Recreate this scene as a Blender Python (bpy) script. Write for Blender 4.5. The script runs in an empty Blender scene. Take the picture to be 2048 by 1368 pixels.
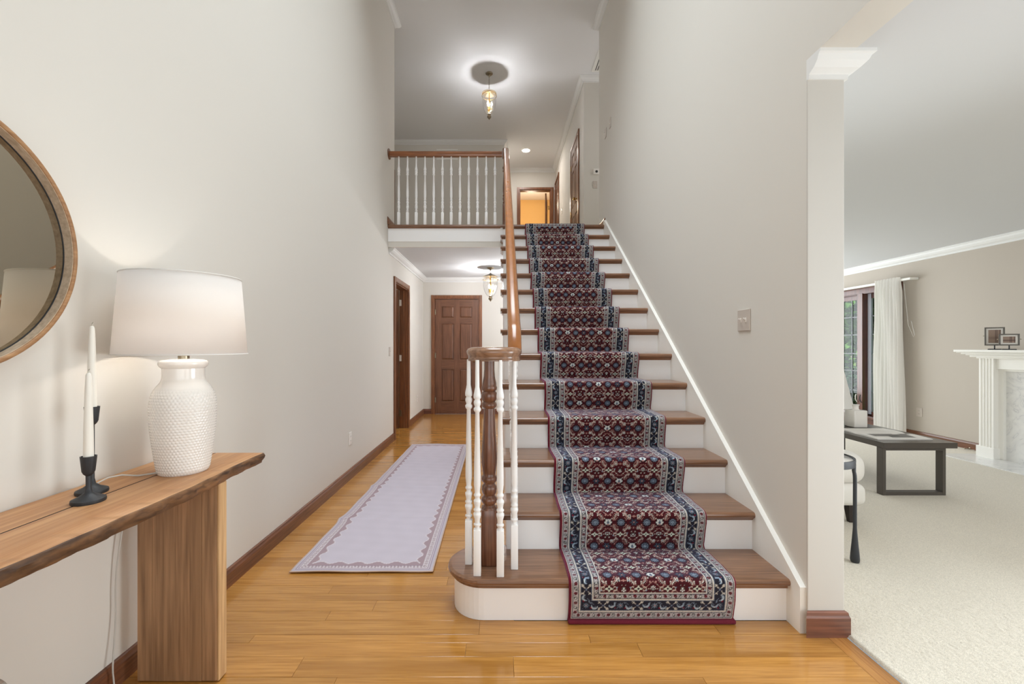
import bpy, bmesh, math, random
import numpy as np
from mathutils import Vector, Matrix
R = random.Random(7)
PI = math.pi
sc = bpy.context.scene
COL = sc.collection

# ------------------------------------------------------------------ camera, light, exposure
F = 870.0
cam_d = bpy.data.cameras.new('camera')
cam = bpy.data.objects.new('camera', cam_d); COL.objects.link(cam)
cam.location = (0, 0, 1.22); cam.rotation_euler = (PI/2, 0, 0)
cam_d.sensor_width = 36; cam_d.lens = F/2048*36
cam_d.shift_x = (1024-1001)/2048; cam_d.shift_y = 8/2048
cam_d.clip_start = .02; cam_d.clip_end = 400
sc.camera = cam

w = bpy.data.worlds.new('world'); sc.world = w; w.use_nodes = True
nt = w.node_tree; bg = nt.nodes['Background']
sky = nt.nodes.new('ShaderNodeTexSky'); sky.sky_type = 'HOSEK_WILKIE'
sky.sun_direction = Vector((-.5, -.35, .8)).normalized(); sky.turbidity = 4.0
nt.links.new(sky.outputs[0], bg.inputs[0]); bg.inputs[1].default_value = 1.1

def light(name, typ, loc, energy, color=(1,1,1), size=None, size_y=None, rot=(0,0,0), radius=None):
    d = bpy.data.lights.new(name, typ); d.energy = energy; d.color = color
    if typ == 'AREA':
        d.shape = 'RECTANGLE'; d.size = size; d.size_y = size_y or size
    if typ == 'SUN': d.angle = .02
    if radius is not None: d.shadow_soft_size = radius
    o = bpy.data.objects.new(name, d); COL.objects.link(o); o.location = loc; o.rotation_euler = rot
    return o
light('sun', 'SUN', (-20, -20, 30), 3.2, (1, .95, .86), rot=(math.radians(38), 0, math.radians(-55)))
# added fill behind the camera, tilted up; no window is built there
light('foyer_front_fill', 'AREA', (0, -1.45, 1.6), 26, (.84, .93, 1), 2.5, 2.8, (PI/2+.22, 0, 0))
# added overhead fill under the foyer ceiling, above the view; no fixture hangs there
light('foyer_top_fill', 'AREA', (0, 2.7, 5.35), 44, (.86, .94, 1), 2.0, 3.0, (0, 0, 0)).data.spread = math.radians(105)
light('hall_side_fill', 'AREA', (1.24, 6.7, 1.3), 16, (.92, .96, 1), 1.8, 1.6, (0, PI/2, 0))  # unseen fill behind the stairs, added to lift the hall walls
# added area fills at both ends of the living room, out of view
light('living_front_fill', 'AREA', (3.6, -1.4, 1.35), 24, (.88, .95, 1), 3.2, 1.9, (PI/2, 0, 0))
light('living_back_fill', 'AREA', (3.4, 8.05, 1.3), 72, (.88, .95, 1), 3.0, 1.9, (-PI/2, 0, 0))
# added soft fills left and right of the gallery, unseen
light('gallery_left_fill', 'AREA', (-2.6, 7.3, 4.2), 1.2, (.95, .96, 1), 1.6, 1.6, (0, -PI/2, 0))
light('gallery_right_fill', 'AREA', (2.9, 6.3, 4.2), 9, (.95, .96, 1), .9, 1.6, (0, PI/2, 0))
light('living_side_fill', 'AREA', (3.3, 1.3, .95), 18, (.88, .95, 1), 1.5, 1.6, (0, PI/2, 0)).data.spread = math.radians(115)  # added fill in the living room, aimed at the foyer's left wall
light('living_top_fill', 'AREA', (3.9, 1.5, 2.38), 14, (.95, .97, 1), 1.6, 1.6, (0, 0, 0))  # added downward fill to brighten the living room carpet; no fixture
light('bedroom_lamp', 'POINT', (.8, 11.4, 4.9), 26, (1, .84, .62), radius=.15)
light('side_room_light', 'POINT', (-2.3, 5.9, 2.2), 5, (1, .85, .7), radius=.1)  # point light without a fixture, inside the side room

sc.view_settings.view_transform = 'Standard'
sc.view_settings.look = 'None'
sc.view_settings.exposure = 0.76
sc.view_settings.gamma = 1
sc.view_settings.use_curve_mapping = False
sc.cycles.max_bounces = 10; sc.cycles.diffuse_bounces = 6; sc.cycles.transparent_max_bounces = 12
sc.cycles.caustics_reflective = False; sc.cycles.caustics_refractive = False

# ------------------------------------------------------------------ helpers
def lin(c):
    return tuple(((v/255)/12.92 if v/255 <= .04045 else ((v/255+.055)/1.055)**2.4) for v in c[:3])
def rgba(c): return lin(c) + (1,)

def base_mat(name):
    m = bpy.data.materials.new(name); m.use_nodes = True
    return m, m.node_tree, m.node_tree.nodes['Principled BSDF']
def plain(name, c, rough=.5, metal=0, spec=.5, bump=0, bscale=200, var=0, coat=0, sheen=0, emit=None, es=0):
    m, nt, b = base_mat(name)
    b.inputs['Base Color'].default_value = rgba(c); b.inputs['Roughness'].default_value = rough
    b.inputs['Metallic'].default_value = metal; b.inputs['Specular IOR Level'].default_value = spec
    b.inputs['Coat Weight'].default_value = coat; b.inputs['Sheen Weight'].default_value = sheen
    if emit: b.inputs['Emission Color'].default_value = rgba(emit); b.inputs['Emission Strength'].default_value = es
    geo = nt.nodes.new('ShaderNodeNewGeometry')
    n = nt.nodes.new('ShaderNodeTexNoise'); n.inputs['Scale'].default_value = bscale; n.inputs['Detail'].default_value = 3
    nt.links.new(geo.outputs['Position'], n.inputs['Vector'])
    if bump:
        bp = nt.nodes.new('ShaderNodeBump'); bp.inputs['Strength'].default_value = bump; bp.inputs['Distance'].default_value = .003
        nt.links.new(n.outputs['Fac'], bp.inputs['Height']); nt.links.new(bp.outputs[0], b.inputs['Normal'])
    if var:
        r = nt.nodes.new('ShaderNodeValToRGB')
        r.color_ramp.elements[0].position = .35; r.color_ramp.elements[1].position = .65
        r.color_ramp.elements[0].color = rgba([v*(1-var) for v in c]); r.color_ramp.elements[1].color = rgba([min(255, v*(1+var*.5)) for v in c])
        nt.links.new(n.outputs['Fac'], r.inputs[0]); nt.links.new(r.outputs[0], b.inputs['Base Color'])
    return m
def wood(name, c1, c2, c3=None, axis=0, grain=60, rough=.35, bump=.05, rnd=1, coat=0, figure=3.0, vary=.25, stretch=.045, sine=.06):
    """grain runs along axis; c1 light, c2 dark, optional c3 for broad patches"""
    m, nt, b = base_mat(name); N = nt.nodes; L = nt.links
    geo = N.new('ShaderNodeNewGeometry'); oi = N.new('ShaderNodeObjectInfo')
    mu = N.new('ShaderNodeVectorMath'); mu.operation = 'SCALE'; mu.inputs[0].default_value = (13.7*rnd, 7.3*rnd, 29.1*rnd)
    L.new(oi.outputs['Random'], mu.inputs['Scale'])
    ad = N.new('ShaderNodeVectorMath'); ad.operation = 'ADD'
    L.new(geo.outputs['Position'], ad.inputs[0]); L.new(mu.outputs[0], ad.inputs[1])
    s = [1.0]*3; s[axis] = stretch
    mp = N.new('ShaderNodeVectorMath'); mp.operation = 'MULTIPLY'; mp.inputs[1].default_value = s
    L.new(ad.outputs[0], mp.inputs[0])
    # cathedral figure: distorted bands
    n0 = N.new('ShaderNodeTexNoise'); n0.inputs['Scale'].default_value = figure*3; n0.inputs['Detail'].default_value = 2
    L.new(mp.outputs[0], n0.inputs['Vector'])
    mm = N.new('ShaderNodeMath'); mm.operation = 'MULTIPLY'; mm.inputs[1].default_value = grain*.55; L.new(n0.outputs['Fac'], mm.inputs[0])
    sn = N.new('ShaderNodeMath'); sn.operation = 'SINE'; L.new(mm.outputs[0], sn.inputs[0])
    n1 = N.new('ShaderNodeTexNoise'); n1.inputs['Scale'].default_value = grain*2; n1.inputs['Detail'].default_value = 4
    L.new(mp.outputs[0], n1.inputs['Vector'])
    m1 = N.new('ShaderNodeMath'); m1.operation = 'MULTIPLY_ADD'; m1.inputs[1].default_value = sine; L.new(sn.outputs[0], m1.inputs[0])
    L.new(n1.outputs['Fac'], m1.inputs[2])
    r = N.new('ShaderNodeValToRGB'); r.color_ramp.elements[0].position = .3; r.color_ramp.elements[1].position = .72
    r.color_ramp.elements[0].color = rgba(c2); r.color_ramp.elements[1].color = rgba(c1)
    L.new(m1.outputs[0], r.inputs[0]); out = r.outputs[0]
    if c3:
        n2 = N.new('ShaderNodeTexNoise'); n2.inputs['Scale'].default_value = 9; L.new(mp.outputs[0], n2.inputs['Vector'])
        r2 = N.new('ShaderNodeValToRGB'); r2.color_ramp.elements[0].position = .5; r2.color_ramp.elements[1].position = .66
        L.new(n2.outputs['Fac'], r2.inputs[0])
        mx = N.new('ShaderNodeMix'); mx.data_type = 'RGBA'; mx.inputs[7].default_value = rgba(c3)
        mq = N.new('ShaderNodeMath'); mq.operation = 'MULTIPLY'; mq.inputs[1].default_value = .6; L.new(r2.outputs[0], mq.inputs[0])
        L.new(mq.outputs[0], mx.inputs[0]); L.new(out, mx.inputs[6]); out = mx.outputs[2]
    hs = N.new('ShaderNodeHueSaturation')
    mr = N.new('ShaderNodeMapRange'); mr.inputs[3].default_value = 1-vary; mr.inputs[4].default_value = 1+vary
    L.new(oi.outputs['Random'], mr.inputs[0]); L.new(mr.outputs[0], hs.inputs['Value']); L.new(out, hs.inputs['Color'])
    L.new(hs.outputs[0], b.inputs['Base Color'])
    b.inputs['Roughness'].default_value = rough; b.inputs['Coat Weight'].default_value = coat; b.inputs['Coat Roughness'].default_value = .12
    bp = N.new('ShaderNodeBump'); bp.inputs['Strength'].default_value = bump; bp.inputs['Distance'].default_value = .001
    L.new(m1.outputs[0], bp.inputs['Height']); L.new(bp.outputs[0], b.inputs['Normal'])
    return m
def vcol_mat(name, rough=.9, sheen=0, sheen_tint=(200, 195, 230), bump=0, bscale=400):
    m, nt, b = base_mat(name)
    a = nt.nodes.new('ShaderNodeVertexColor'); a.layer_name = 'yarn'
    nt.links.new(a.outputs[0], b.inputs['Base Color'])
    b.inputs['Roughness'].default_value = rough; b.inputs['Sheen Weight'].default_value = sheen
    b.inputs['Sheen Roughness'].default_value = .35; b.inputs['Sheen Tint'].default_value = rgba(sheen_tint)
    b.inputs['Specular IOR Level'].default_value = .2
    if bump:
        n = nt.nodes.new('ShaderNodeTexNoise'); n.inputs['Scale'].default_value = bscale
        g = nt.nodes.new('ShaderNodeNewGeometry'); nt.links.new(g.outputs['Position'], n.inputs['Vector'])
        bp = nt.nodes.new('ShaderNodeBump'); bp.inputs['Strength'].default_value = bump; bp.inputs['Distance'].default_value = .003
        nt.links.new(n.outputs['Fac'], bp.inputs['Height']); nt.links.new(bp.outputs[0], b.inputs['Normal'])
    return m
def thin_glass(name, tint=(255, 255, 255), gloss=.12, rough=.02, white=0.0, k=.5):
    m = bpy.data.materials.new(name); m.use_nodes = True; nt = m.node_tree; N = nt.nodes; L = nt.links
    N.remove(N['Principled BSDF']); out = N['Material Output']
    t = N.new('ShaderNodeBsdfTransparent'); t.inputs[0].default_value = rgba(tint)
    g = N.new('ShaderNodeBsdfGlossy'); g.inputs['Roughness'].default_value = rough
    fr = N.new('ShaderNodeLayerWeight'); fr.inputs[0].default_value = .35
    mm = N.new('ShaderNodeMath'); mm.operation = 'MULTIPLY_ADD'; mm.inputs[1].default_value = k; mm.inputs[2].default_value = gloss
    L.new(fr.outputs['Facing'], mm.inputs[0])
    mx = N.new('ShaderNodeMixShader'); L.new(mm.outputs[0], mx.inputs[0]); L.new(t.outputs[0], mx.inputs[1]); L.new(g.outputs[0], mx.inputs[2])
    last = mx
    if white:
        d = N.new('ShaderNodeBsdfTranslucent'); d.inputs[0].default_value = (.9, .9, .9, 1)
        m2 = N.new('ShaderNodeMixShader'); m2.inputs[0].default_value = white; L.new(mx.outputs[0], m2.inputs[1]); L.new(d.outputs[0], m2.inputs[2]); last = m2
    L.new(last.outputs[0], out.inputs[0])
    return m
def cloth_trans(name, c, trans=.5):
    m = bpy.data.materials.new(name); m.use_nodes = True; nt = m.node_tree; N = nt.nodes; L = nt.links
    N.remove(N['Principled BSDF']); out = N['Material Output']
    d = N.new('ShaderNodeBsdfDiffuse'); d.inputs[0].default_value = rgba(c)
    t = N.new('ShaderNodeBsdfTranslucent'); t.inputs[0].default_value = rgba(c)
    g = N.new('ShaderNodeNewGeometry'); n = N.new('ShaderNodeTexNoise'); n.inputs['Scale'].default_value = 500
    L.new(g.outputs['Position'], n.inputs['Vector'])
    bp = N.new('ShaderNodeBump'); bp.inputs['Strength'].default_value = .15; bp.inputs['Distance'].default_value = .001
    L.new(n.outputs['Fac'], bp.inputs['Height']); L.new(bp.outputs[0], d.inputs['Normal'])
    mx = N.new('ShaderNodeMixShader'); mx.inputs[0].default_value = trans
    L.new(d.outputs[0], mx.inputs[1]); L.new(t.outputs[0], mx.inputs[2]); L.new(mx.outputs[0], out.inputs[0])
    return m

def worldloc(o):
    v = Vector((0, 0, 0))
    while o is not None: v += o.location; o = o.parent
    return v
class MB:
    def __init__(s): s.v = []; s.f = []; s.sm = []; s.mi = []
    def add(s, vs, fs, smooth=False, mi=0):
        n = len(s.v); s.v += [tuple(p) for p in vs]
        for f in fs: s.f.append(tuple(i+n for i in f)); s.sm.append(smooth); s.mi.append(mi)
        return s
    def box(s, x0, x1, y0, y1, z0, z1, mi=0):
        return s.add([(x0,y0,z0),(x1,y0,z0),(x1,y1,z0),(x0,y1,z0),(x0,y0,z1),(x1,y0,z1),(x1,y1,z1),(x0,y1,z1)],
                     [(0,3,2,1),(4,5,6,7),(0,1,5,4),(1,2,6,5),(2,3,7,6),(3,0,4,7)], mi=mi)
    def bbox(s, x0, x1, y0, y1, z0, z1, b=.004, seg=2, mi=0):
        x0, x1 = min(x0,x1), max(x0,x1); y0, y1 = min(y0,y1), max(y0,y1); z0, z1 = min(z0,z1), max(z0,z1)
        bm = bmesh.new(); bmesh.ops.create_cube(bm, size=1)
        for v in bm.verts: v.co = Vector(((x0+x1)/2+v.co.x*(x1-x0), (y0+y1)/2+v.co.y*(y1-y0), (z0+z1)/2+v.co.z*(z1-z0)))
        b = min(b, (x1-x0)*.45, (y1-y0)*.45, (z1-z0)*.45)
        bmesh.ops.bevel(bm, geom=bm.edges[:], offset=b, segments=seg, profile=.5, affect='EDGES')
        bm.verts.index_update()
        s.add([v.co[:] for v in bm.verts], [[v.index for v in f.verts] for f in bm.faces], smooth=seg > 2, mi=mi); bm.free(); return s
    def lathe(s, prof, c=(0,0,0), n=24, smooth=True, mi=0, cap=True):
        """prof: list of (r,z)"""
        vs = []; fs = []
        for (r, z) in prof:
            for k in range(n):
                a = 2*PI*k/n; vs.append((c[0]+r*math.cos(a), c[1]+r*math.sin(a), c[2]+z))
        for i in range(len(prof)-1):
            for k in range(n):
                k2 = (k+1) % n; fs.append((i*n+k, i*n+k2, (i+1)*n+k2, (i+1)*n+k))
        if cap and prof[0][0] > 1e-5: fs.append(tuple(range(n-1, -1, -1)))
        if cap and prof[-1][0] > 1e-5: fs.append(tuple((len(prof)-1)*n+k for k in range(n)))
        return s.add(vs, fs, smooth, mi)
    def tube(s, pts, r, n=8, smooth=True, mi=0, closed=False):
        prof = [(math.cos(2*PI*k/n)*(1), math.sin(2*PI*k/n)*(1)) for k in range(n)]
        return s.sweep(pts, prof, r, smooth, mi, closed)
    def sweep(s, pts, prof, r=1.0, smooth=True, mi=0, closed=False, up=Vector((0,0,1)), caps=True):
        """prof: list of (side, up) points; frame keeps 'up' near world up"""
        P = [Vector(p) for p in pts]; m = len(P); n = len(prof); vs = []; fs = []
        prevs = None
        for i in range(m):
            if closed: t = P[(i+1) % m]-P[i-1]
            else: t = P[min(i+1, m-1)]-P[max(i-1, 0)]
            t.normalize()
            if abs(t.dot(up)) > .995:
                side = prevs.copy() if prevs is not None else Vector((1,0,0))
                side -= t*side.dot(t); side.normalize()
            else:
                side = t.cross(up).normalized()
                if prevs is not None and side.dot(prevs) < 0 and abs(t.dot(up)) > .8: side = -side
            prevs = side; u = side.cross(t).normalized()
            rr = r[i] if isinstance(r, (list, tuple)) else r
            for (a, b) in prof: vs.append(P[i]+side*a*rr+u*b*rr)
        for i in range(m if closed else m-1):
            j = (i+1) % m
            for k in range(n):
                k2 = (k+1) % n; fs.append((i*n+k, i*n+k2, j*n+k2, j*n+k))
        if caps and not closed: fs.append(tuple(range(n-1, -1, -1))); fs.append(tuple((m-1)*n+k for k in range(n)))
        return s.add(vs, fs, smooth, mi)
    def prism(s, poly, a0, a1, axis=0, mi=0, smooth=False):
        """poly in the two other axes, extruded along axis from a0 to a1"""
        n = len(poly); vs = []
        for a in (a0, a1):
            for (p, q) in poly:
                vs.append((a,p,q) if axis == 0 else (p,a,q) if axis == 1 else (p,q,a))
        fs = [tuple(range(n-1, -1, -1)), tuple(range(n, 2*n))]
        for k in range(n): fs.append((k, (k+1) % n, n+(k+1) % n, n+k))
        return s.add(vs, fs, smooth, mi)
    def build(s, name, mat=None, parent=None, world=True, label=None, fix=True):
        me = bpy.data.meshes.new(name); off = worldloc(parent) if (parent is not None and world) else Vector((0,0,0))
        me.from_pydata([(p[0]-off.x, p[1]-off.y, p[2]-off.z) for p in s.v], [], s.f)
        me.polygons.foreach_set('use_smooth', s.sm)
        mats = mat if isinstance(mat, (list, tuple)) else [mat]
        for m in mats: me.materials.append(m)
        if len(mats) > 1: me.polygons.foreach_set('material_index', s.mi)
        if fix:
            bm = bmesh.new(); bm.from_mesh(me); bmesh.ops.recalc_face_normals(bm, faces=bm.faces); bm.to_mesh(me); bm.free()
        if any(s.sm) and not all(s.sm) or any(s.sm):
            try: me.set_sharp_from_angle(angle=math.radians(50))
            except Exception: pass
        me.update()
        o = bpy.data.objects.new(name, me); COL.objects.link(o)
        if parent is not None: o.parent = parent
        if label: o['label'] = label
        return o
def xf(mb, M):
    mb.v = [tuple(M @ Vector(p)) for p in mb.v]; return mb
def thing(name, label, cat, loc=(0,0,0), group=None, rot=0):
    o = bpy.data.objects.new(name, None); COL.objects.link(o); o.empty_display_size = .05
    o.location = loc; o.rotation_euler = (0, 0, rot); o['label'] = label; o['category'] = cat
    if group: o['group'] = group
    return o
def tag(o, label, cat, group=None):
    o['label'] = label; o['category'] = cat
    if group: o['group'] = group
    return o
def struct_e(name, loc=(0,0,0), rot=0):
    o = bpy.data.objects.new(name, None); COL.objects.link(o); o.location = loc; o.rotation_euler = (0,0,rot); o['kind'] = 'structure'; return o
def struct(name, mb, mat): 
    o = mb.build(name, mat); o['kind'] = 'structure'; return o
def dup(root, loc, label=None):
    r = root.copy(); COL.objects.link(r); r.location = loc
    if label: r['label'] = label
    for ch in root.children:
        c = ch.copy(); COL.objects.link(c); c.parent = r
        for g in ch.children:
            d = g.copy(); COL.objects.link(d); d.parent = c
    return r
def grid_mesh(name, V, nu, nv, mat, colors=None, parent=None, smooth=True, thick=None):
    """V: (nu*nv,3) array row-major over nu"""
    V = np.asarray(V, dtype=np.float32)
    i, j = np.meshgrid(np.arange(nu-1), np.arange(nv-1), indexing='ij')
    a = (i*nv+j).ravel(); q = np.stack([a, a+1, a+nv+1, a+nv], 1).astype(np.int32)
    me = bpy.data.meshes.new(name); me.vertices.add(len(V)); me.vertices.foreach_set('co', V.ravel())
    nf = len(q); me.loops.add(nf*4); me.loops.foreach_set('vertex_index', q.ravel())
    me.polygons.add(nf); me.polygons.foreach_set('loop_start', np.arange(0, nf*4, 4, dtype=np.int32))
    try: me.polygons.foreach_set('loop_total', np.full(nf, 4, dtype=np.int32))
    except Exception: pass
    me.polygons.foreach_set('use_smooth', np.full(nf, smooth)); me.update(calc_edges=True); me.validate()
    me.materials.append(mat)
    if colors is not None:
        at = me.color_attributes.new('yarn', 'FLOAT_COLOR', 'POINT')
        at.data.foreach_set('color', np.concatenate([colors, np.ones((len(colors), 1))], 1).astype(np.float32).ravel())
    o = bpy.data.objects.new(name, me); COL.objects.link(o)
    if parent: o.parent = parent
    return o

# ------------------------------------------------------------------ materials
M = {}
M['wall'] = plain('wall_paint', (217, 213, 205), .75, bump=.03, bscale=300, spec=.25)
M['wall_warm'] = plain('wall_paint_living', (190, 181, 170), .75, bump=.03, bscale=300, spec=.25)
M['ceil'] = plain('ceiling_paint', (208, 209, 210), .85, bump=.04, bscale=250, spec=.2)
M['ceil_up'] = plain('ceiling_paint_upper', (228, 228, 228), .85, bump=.04, bscale=250, spec=.2)
M['white'] = plain('white_trim_paint', (240, 238, 232), .4)
M['cream'] = plain('cream_enamel', (247, 247, 247), .35)
M['crown'] = plain('crown_paint', (228, 228, 226), .5)
M['floorwood'] = wood('oak_planks', (192, 138, 70), (164, 112, 50), (152, 102, 44), 0, 70, .16, .03, coat=.4, vary=.10)
M['border'] = wood('oak_border', (188, 132, 68), (160, 106, 50), None, 1, 70, .2, .03, coat=.35, vary=.06)
M['tread'] = wood('stained_tread', (148, 108, 80), (110, 76, 54), None, 0, 60, .28, .04, coat=.3, vary=.06)
M['rail'] = wood('rail_wood', (158, 97, 44), (144, 86, 37), None, 1, 12, .25, .0, coat=.5, vary=.03, sine=.0, stretch=.02)
M['railx'] = wood('rail_wood_cross', (170, 106, 60), (122, 72, 38), None, 0, 60, .3, .02, coat=.4, vary=.03)
M['volute'] = wood('volute_wood', (160, 120, 92), (118, 84, 62), None, 0, 50, .25, .02, coat=.5, vary=.0)
M['newel'] = wood('newel_wood', (134, 88, 64), (88, 54, 38), None, 2, 50, .25, .03, coat=.5, vary=.0)
M['doorwood'] = wood('door_wood', (128, 86, 62), (92, 58, 40), None, 2, 50, .4, .03, coat=.15, vary=.05)
M['doorx'] = wood('door_wood_cross', (128, 86, 62), (92, 58, 40), None, 0, 50, .4, .03, coat=.15, vary=.05)
M['doorgold'] = wood('golden_door_wood', (138, 88, 40), (92, 54, 20), None, 2, 50, .6, .03, coat=.0, vary=.05)
M['trimwood'] = wood('casing_wood', (146, 94, 58), (104, 62, 38), None, 2, 50, .35, .03, coat=.2, vary=.05)
M['baseY'] = wood('baseboard_wood_y', (134, 86, 58), (90, 54, 36), None, 1, 50, .35, .03, coat=.2, vary=.03)
M['baseX'] = wood('baseboard_wood_x', (134, 86, 66), (98, 62, 50), None, 0, 50, .35, .03, coat=.2, vary=.03)
M['ttop'] = wood('acacia_top', (200, 152, 106), (168, 118, 76), (176, 124, 80), 1, 40, .45, .05, vary=.04, figure=2.2)
M['tbark'] = wood('acacia_edge', (138, 98, 62), (58, 38, 26), (40, 26, 20), 1, 30, .6, .3, vary=.02, figure=4, stretch=.2)
M['tleg'] = wood('acacia_leg', (182, 142, 104), (126, 94, 66), (176, 136, 98), 2, 34, .6, .08, vary=.07, figure=2.2, sine=.09)
M['tleg2'] = wood('acacia_leg_edge', (214, 176, 128), (176, 136, 92), None, 2, 40, .6, .05, vary=.03)
M['ceramic'] = plain('white_glaze', (232, 228, 222), .12, coat=.5)
M['shade'] = cloth_trans('lamp_shade_cloth', (240, 236, 232), .42)
M['shade2'] = cloth_trans('white_shade_cloth', (240, 238, 234), .3)
M['black'] = plain('black_iron', (38, 40, 44), .5, bump=.15, bscale=400)
M['wax'] = plain('candle_wax', (232, 228, 218), .45)
M['wick'] = plain('wick', (210, 205, 190), .9)
M['cord'] = plain('clear_cord', (196, 192, 184), .3)
M['nickel'] = plain('aged_nickel', (150, 138, 118), .3, metal=1)
M['pewter'] = plain('pewter', (96, 92, 86), .35, metal=.7)
M['brass'] = plain('brass', (196, 160, 96), .25, metal=1)
M['bulb'] = plain('bulb', (255, 250, 240), .4, emit=(255, 244, 226), es=14)
M['led'] = plain('downlight_disc', (255, 255, 255), .4, emit=(255, 250, 242), es=6)
M['glass'] = thin_glass('lantern_glass', gloss=.06)
M['pane'] = thin_glass('window_glass', gloss=.01, k=.05)
M['acrylic'] = thin_glass('acrylic', (236, 234, 232), gloss=.12)
M['plate'] = plain('switch_plate', (200, 190, 180), .35)
M['platew'] = plain('white_plastic', (236, 232, 226), .35)
M['dark'] = plain('dark_void', (24, 22, 20), .9)
M['mirror'] = plain('mirror_silver', (176, 167, 150), .02, metal=1)
M['oakrim'] = wood('mirror_ply', (176, 134, 92), (140, 100, 64), None, 1, 50, .5, .03, vary=0)
M['oakin'] = wood('mirror_inner', (206, 184, 158), (176, 152, 126), None, 1, 50, .5, .03, vary=0)
M['carpet'] = plain('beige_carpet', (214, 206, 190), .95, bump=.5, bscale=300, var=.10, spec=.1, sheen=.2)
M['sheer'] = cloth_trans('curtain_cloth', (247, 245, 241), .28)
M['winwood'] = wood('window_wood', (112, 68, 52), (72, 40, 32), None, 2, 50, .3, .03, coat=.3, vary=.03)
M['muntin'] = plain('muntin_paint', (120, 122, 124), .4)
M['vinyl'] = plain('vinyl_track', (196, 200, 214), .4)
M['tabletop'] = plain('espresso_wood', (74, 68, 62), .25, bump=.1, bscale=120)
M['tableleg'] = plain('espresso_leg', (78, 72, 66), .45, bump=.1, bscale=120)
M['uphol'] = plain('boucle', (226, 222, 214), .95, bump=.5, bscale=350, sheen=.2)
M['legdark'] = plain('dark_leg', (46, 38, 34), .4)
M['paper'] = plain('paper', (226, 222, 216), .6)
M['ink'] = plain('print_grey', (120, 116, 112), .6)
M['paperedge'] = plain('page_edge', (196, 192, 186), .8)
M['marblew'] = None
def marble(name):
    m, nt, b = base_mat(name); N = nt.nodes; L = nt.links
    g = N.new('ShaderNodeNewGeometry')
    n = N.new('ShaderNodeTexNoise'); n.inputs['Scale'].default_value = 4.5; n.inputs['Detail'].default_value = 6; n.inputs['Distortion'].default_value = 1.6
    L.new(g.outputs['Position'], n.inputs['Vector'])
    a = N.new('ShaderNodeMath'); a.operation = 'SUBTRACT'; a.inputs[1].default_value = .5; L.new(n.outputs['Fac'], a.inputs[0])
    c = N.new('ShaderNodeMath'); c.operation = 'ABSOLUTE'; L.new(a.outputs[0], c.inputs[0])
    r = N.new('ShaderNodeValToRGB'); e = r.color_ramp.elements
    e[0].position = 0; e[0].color = rgba((196, 196, 197)); e[1].position = .008; e[1].color = rgba((220, 219, 217))
    e2 = r.color_ramp.elements.new(.12); e2.color = rgba((228, 227, 224))
    L.new(c.outputs[0], r.inputs[0]); L.new(r.outputs[0], b.inputs['Base Color']); b.inputs['Roughness'].default_value = .12
    return m
M['marble'] = marble('white_marble')
M['leaf'] = plain('leaf_green', (92, 138, 62), .7, var=.5, bscale=1.6)
M['leafdark'] = plain('leaf_dark', (44, 78, 50), .8, var=.5, bscale=1.2)
M['bark'] = plain('bark', (90, 76, 62), .9, bump=.5, bscale=20)
M['grass'] = plain('grass', (134, 172, 78), .95, var=.2, bscale=3)
M['drive'] = plain('concrete_drive', (206, 196, 176), .9, var=.06, bscale=2)
M['ochre'] = plain('bedroom_wall', (206, 168, 108), .8)

# ------------------------------------------------------------------ dimensions
XL, XR = -1.385, 1.296
H1, H2 = 2.44, 5.45
RISE, RUN, Y1 = .1937, .2635, 1.905
ZL = 14*RISE                 # landing floor
def YN(n): return Y1+RUN*(n-1)
Y14 = YN(14)

# ------------------------------------------------------------------ walls
mb = MB(); mb.box(-1.505, XL, -1.6, 5.68, 0, H2+.1); mb.box(-1.505, XL, 5.68, 5.695, 0, H1); mb.box(-1.505, XL, 5.695, 6.485, 2.06, H1); mb.box(-1.505, XL, 6.485, 7.92, 0, H1)
struct('wall_left', mb, M['wall'])
mb = MB(); mb.box(XL, -1.185, 7.8, 7.92, 0, H1); mb.box(-.385, 1.45, 7.8, 7.92, 0, H1); mb.box(-1.185, -.385, 7.8, 7.92, 2.085, H1); mb.box(-1.185, -.385, 7.9, 7.92, 0, 2.085)
struct('wall_hall_end', mb, M['wall'])
mb = MB(); mb.box(XR, 1.446, 1.843, 5.72, 0, H2+.1); mb.box(XR, 1.446, -1.6, 1.843, 2.43, H2+.1); mb.box(XR, 1.446, 5.72, 8.2, 0, H1)
struct('wall_right', mb, M['wall'])
struct('wall_front', MB().box(-1.505, 5.7, -1.72, -1.6, 0, H2+.1), M['wall'])
struct('wall_understair', MB().box(.05, XR, Y14+.04, Y14+.1, 0, H1), M['wall'])
# gallery walls
struct('wall_gallery_far', MB().box(-2.7, .07, 8.98, 9.1, ZL, H2+.1), M['wall'])
struct('wall_gallery_corridor', MB().box(-.05, .07, 9.1, 10.52, ZL, H2+.1), M['wall'])
mb = MB(); mb.box(.07, .454, 10.4, 10.52, ZL, H2+.1); mb.box(1.205, 1.43, 10.4, 10.52, ZL, H2+.1); mb.box(.454, 1.205, 10.4, 10.52, 4.95, H2+.1)
struct('wall_gallery_end', mb, M['wall'])
mb = MB(); mb.box(1.31, 1.43, 6.85, 10.4, ZL, H2+.1); mb.box(1.43, 3.0, 6.85, 6.97, ZL, H2+.1)
struct('wall_gallery_right', mb, M['wall'])
mb = MB(); mb.box(1.446, 3.0, 5.6, 5.72, ZL, H2+.1); mb.box(3.0, 3.12, 5.6, 6.97, ZL, H2+.1)
struct('wall_alcove', mb, M['wall'])
mb = MB(); mb.box(-2.82, -2.7, 5.56, 9.1, ZL, H2+.1); mb.box(-2.7, -1.505, 5.56, 5.68, ZL, H2+.1)
struct('wall_gallery_left', mb, M['wall'])
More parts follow.
